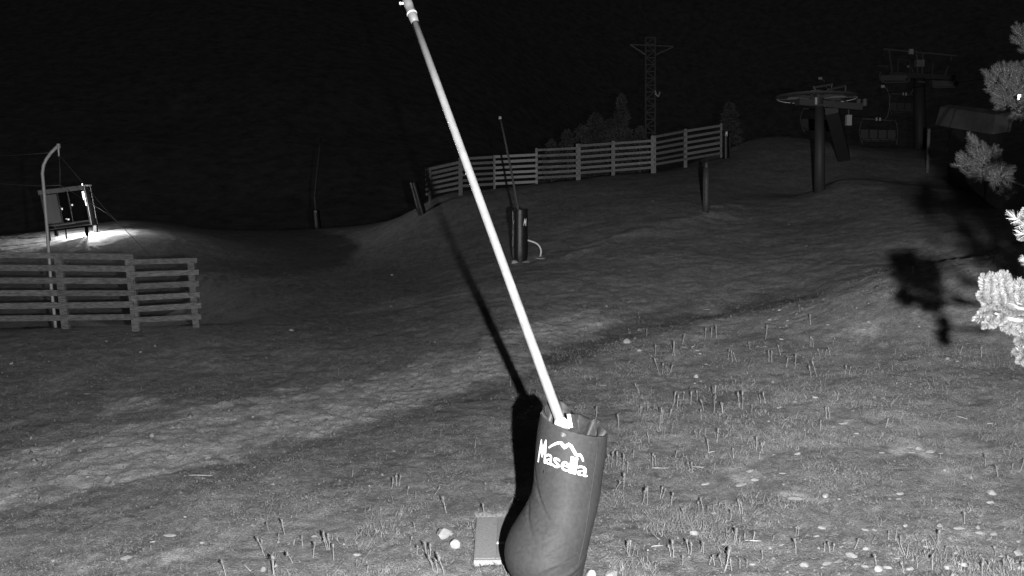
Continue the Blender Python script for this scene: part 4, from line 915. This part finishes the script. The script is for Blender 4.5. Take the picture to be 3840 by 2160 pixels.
SK = [(2283,1760,64),(2292,1756,60),(2334,1762,64),(2312,1746,50),(2352,1773,40),(2321,1609,58),(2236,1563,36),(2400,1558,34),(2473,1607,78),(2482,1588,52),(2511,1568,38),(2630,1573,38),(2710,1550,42),(2718,1589,26),(2434,1659,36),(2612,1641,28),(2625,1640,26),(2645,1637,30),(2688,1659,52),(2658,1698,52),(2836,1687,50),(2852,1700,46),(2862,1700,44),(2751,1719,38),(2375,1718,28),(2446,1748,47),(2458,1742,36),(2530,1723,34),(2588,1773,42),(2598,1773,42),(2338,1837,60),(2309,1837,38),(2407,1894,80),(2428,1894,68),(2476,1869,44),(2484,1866,42),(2517,1896,52),(2565,1937,40),(2621,1914,34),(2637,1914,46),(2662,1926,30),(2695,1910,28),(2770,1926,50),(2778,1928,56),(2785,1926,50),(2740,1951,40),(2787,1965,28),(2753,2033,54),(2760,2033,50),(2362,2083,60),(2355,2080,54),(2527,2092,62),(2515,2088,44),(2582,2078,56),(2590,2080,44),(2638,2075,50),(2628,2070,40),(2718,2142,86),(2708,2130,50),(2745,2142,44),(2897,2028,22),(2985,2012,42),(2992,2010,36),(2985,2075,52),(2859,2098,34),(2680,2120,38),(2660,2118,34),(2800,2130,34),(2775,2132,32),(2560,2120,34),
 (3100,1570,44),(3112,1570,44),(3075,1615,40),(3321,1605,42),(3695,1750,54),(3770,1705,26),(3786,1705,28),(3743,1790,44),(3793,1775,36),(3827,1765,46),(3617,1965,48),(3517,2037,52),(3333,2024,32),(3374,2042,36),(3091,2068,30),(3112,2070,36),(3124,2070,34),(3205,2060,40),(3285,2130,50),(3497,2138,58),(3474,2095,32),(3542,2078,30),(3733,2085,42),(3683,2155,48),(3793,2138,52),(3440,2130,40),(3700,2140,40),(3760,2140,46),(3830,2150,50),(3640,2150,36),(3390,2150,40),
 (2677,1550,107),(2399,1473,40),(2563,1500,32),(2527,1519,48),(2540,1527,44),(2590,1517,52),(2614,1500,36),(2638,1540,42),(2711,1548,38),(2784,1532,66),(2773,1527,56),(2871,1512,42),(2853,1512,34),(2819,1545,32),(2473,1405,64),(2484,1402,44),(2508,1407,42),(2457,1334,42),(2522,1334,54),(2530,1334,44),(2643,1276,46),(2687,1268,46),(2668,1265,34),(2746,1357,46),(2762,1357,38),(2730,1350,40),(2871,1272,52),(2884,1357,44),(2894,1357,42),(2927,1334,42),(2948,1377,36),(2981,1381,58),(3042,1300,38),(3050,1302,36),(3063,1413,62),(3042,1415,42),(3124,1292,26),(3113,1334,32),(3075,1334,28),(3093,1336,28),(3171,1403,32),(3185,1403,30),(3140,1500,28),(2813,1312,30),(2360,1252,20),(2425,1262,28),(2560,1290,34),(3000,1170,26),(3040,1220,40),
 (1069,2007,60),(994,2088,80),(983,2080,66),(1006,1987,28),(1045,2035,30),(1135,2046,36),(1174,2091,66),(1232,2060,70),(1237,2063,66),(1227,2063,50),(1252,2103,62),(1028,2160,80),(1098,2112,54),(847,2160,58),(1469,1833,40),(1487,1822,40),(1497,1822,40),(1528,1854,30),(1558,1871,24),(1630,1857,36),(1674,1924,62),(1558,1993,36),(1537,2046,34),(1565,2080,34),(1600,2091,60),(1612,2091,50),(1625,2140,68),(1666,2155,74),(1646,2112,44),(1784,1673,24),(1823,1835,24),(1818,1945,56),(1931,1920,30),(2012,1487,22),(2395,1471,30),(1915,1447,24),(1376,2150,30),(1640,2150,56),(3600,1330,34),(3680,1340,40),(3470,1400,18),(3350,1110,24),(3420,1030,30)]
UNIQ_K = {(2677,1550): 'tallest dry stalk, with a side twig, right of the lance', (2718,2142): 'stalk with the largest pale round head, near the bottom right of the mat', (2407,1894): 'tall pale stalk, left one of a pair right of the crash mat', (2428,1894): 'tall pale stalk, right one of a pair right of the crash mat', (3617,1965): 'dry plant with a forked head behind the long flat stone',
          (994,2088): 'tall stalk of the bottom left group, standing straight', (1028,2160): 'broad pale plant at the bottom edge, left half', (1818,1945): 'thin stalk standing at the top edge of the hatch', (3695,1750): 'single dark-headed stalk at the far right turf', (1069,2007): 'stalk with knobbly head, topmost of the bottom left group'}
for i, (x, y, h_) in enumerate(SK):
    g_ = G(x, y); d_ = depth_of(g_); hh = h_ / FPX * d_ / .95; mats_ = SMM[(i * 5) % 9]
    o = bpy.data.objects.new('dry_stalk', None); COL.objects.link(o); o.location = g_; wsc = min(hh, .20) ** .5 * .20 ** .5 * (1.25 if h_ < 60 else 1.0)
    o.scale = (wsc, wsc, hh); o.rotation_euler = (random.gauss(0, .12), random.gauss(0, .16), random.uniform(0, 6.28)); o.empty_display_size = .05
    if (x, y) == (1028, 2160) or (x, y) == (2718, 2142): o.scale = (wsc * 2.0, wsc * 2.0, hh)
    for nm, me_ in zip(('stem', 'seed_head'), mats_):
        c = bpy.data.objects.new(nm, me_); COL.objects.link(c); c.parent = o
    size = 'tall' if h_ >= 55 else ('medium-high' if h_ >= 38 else 'short')
    tag(o, UNIQ_K.get((x, y)) or f'{size} dry stalk {region(x, y)}', 'dry plant', 'dry stalks standing in the turf'); ORD.setdefault(o['label'], []).append((x, o))

# ------------------------------------------------------------------ sticks lying about
for x, y, l_, an, lab in [(752, 1785, 92, 0, 'long pale stick lying level on the lower left slope'), (2473, 1758, 60, 0, 'straight pale straw lying right of the crash mat, the left of two'), (2619, 1754, 42, 3, 'straight pale straw lying right of the crash mat, the right of two'), (2453, 2010, 52, 40, 'bent pale twig slanting down beside the foot of the mat'), (2464, 2051, 46, -6, 'knobbly pale twig under the slanting one'), (2824, 2031, 62, 2, 'thin twig with two upright prongs in the lower turf'),
                          (2669, 1698, 26, -12, 'short straw at the foot of a leaning stalk'), (3606, 1568, 42, 14, 'pale curved stick at the upper right turf'), (2933, 1778, 25, 0, 'very short bright straw in the right turf'), (925, 2130, 44, 45, 'thin slanting straw at the bottom left')]:
    a = G(x - l_ / 2 * math.cos(R(an)), y - l_ / 2 * math.sin(R(an))); b = G(x + l_ / 2 * math.cos(R(an)), y + l_ / 2 * math.sin(R(an))); c = (a + b) / 2; c.z = max(c.z, gz(c.x, c.y)) + .012
    m_ = MB().tube([a + UP * .012, a.lerp(c, .6) + UP * .006, c, b.lerp(c, .5) + UP * .004, b + UP * .012], [.005, .007, .0075, .006, .004], 6)
    if x == 2824: m_.tube([a + UP * .01, a + UP * .09], [.004, .003], 5); m_.tube([c, c + UP * .10 + rt * .02], [.004, .003], 5)
    tag(m_.build('stick', 'stick', None, True), lab, 'stick', 'sticks and straws on the turf')
_o = 'first,second,third,fourth,fifth,sixth,seventh,eighth,ninth,tenth,eleventh,twelfth,thirteenth,fourteenth,fifteenth,sixteenth,seventeenth,eighteenth,nineteenth'.split(',')
ONES = _o + ['twentieth'] + ['twenty-' + q_ for q_ in _o[:9]] + ['thirtieth'] + ['thirty-' + q_ for q_ in _o[:9]] + ['fortieth'] + ['forty-' + q_ for q_ in _o[:9]]
for lab, items in ORD.items():
    if len(items) > 1:
        for k, (x, o) in enumerate(sorted(items, key=lambda t: t[0])):
            o['label'] = lab + f', {ONES[k]} from the left'
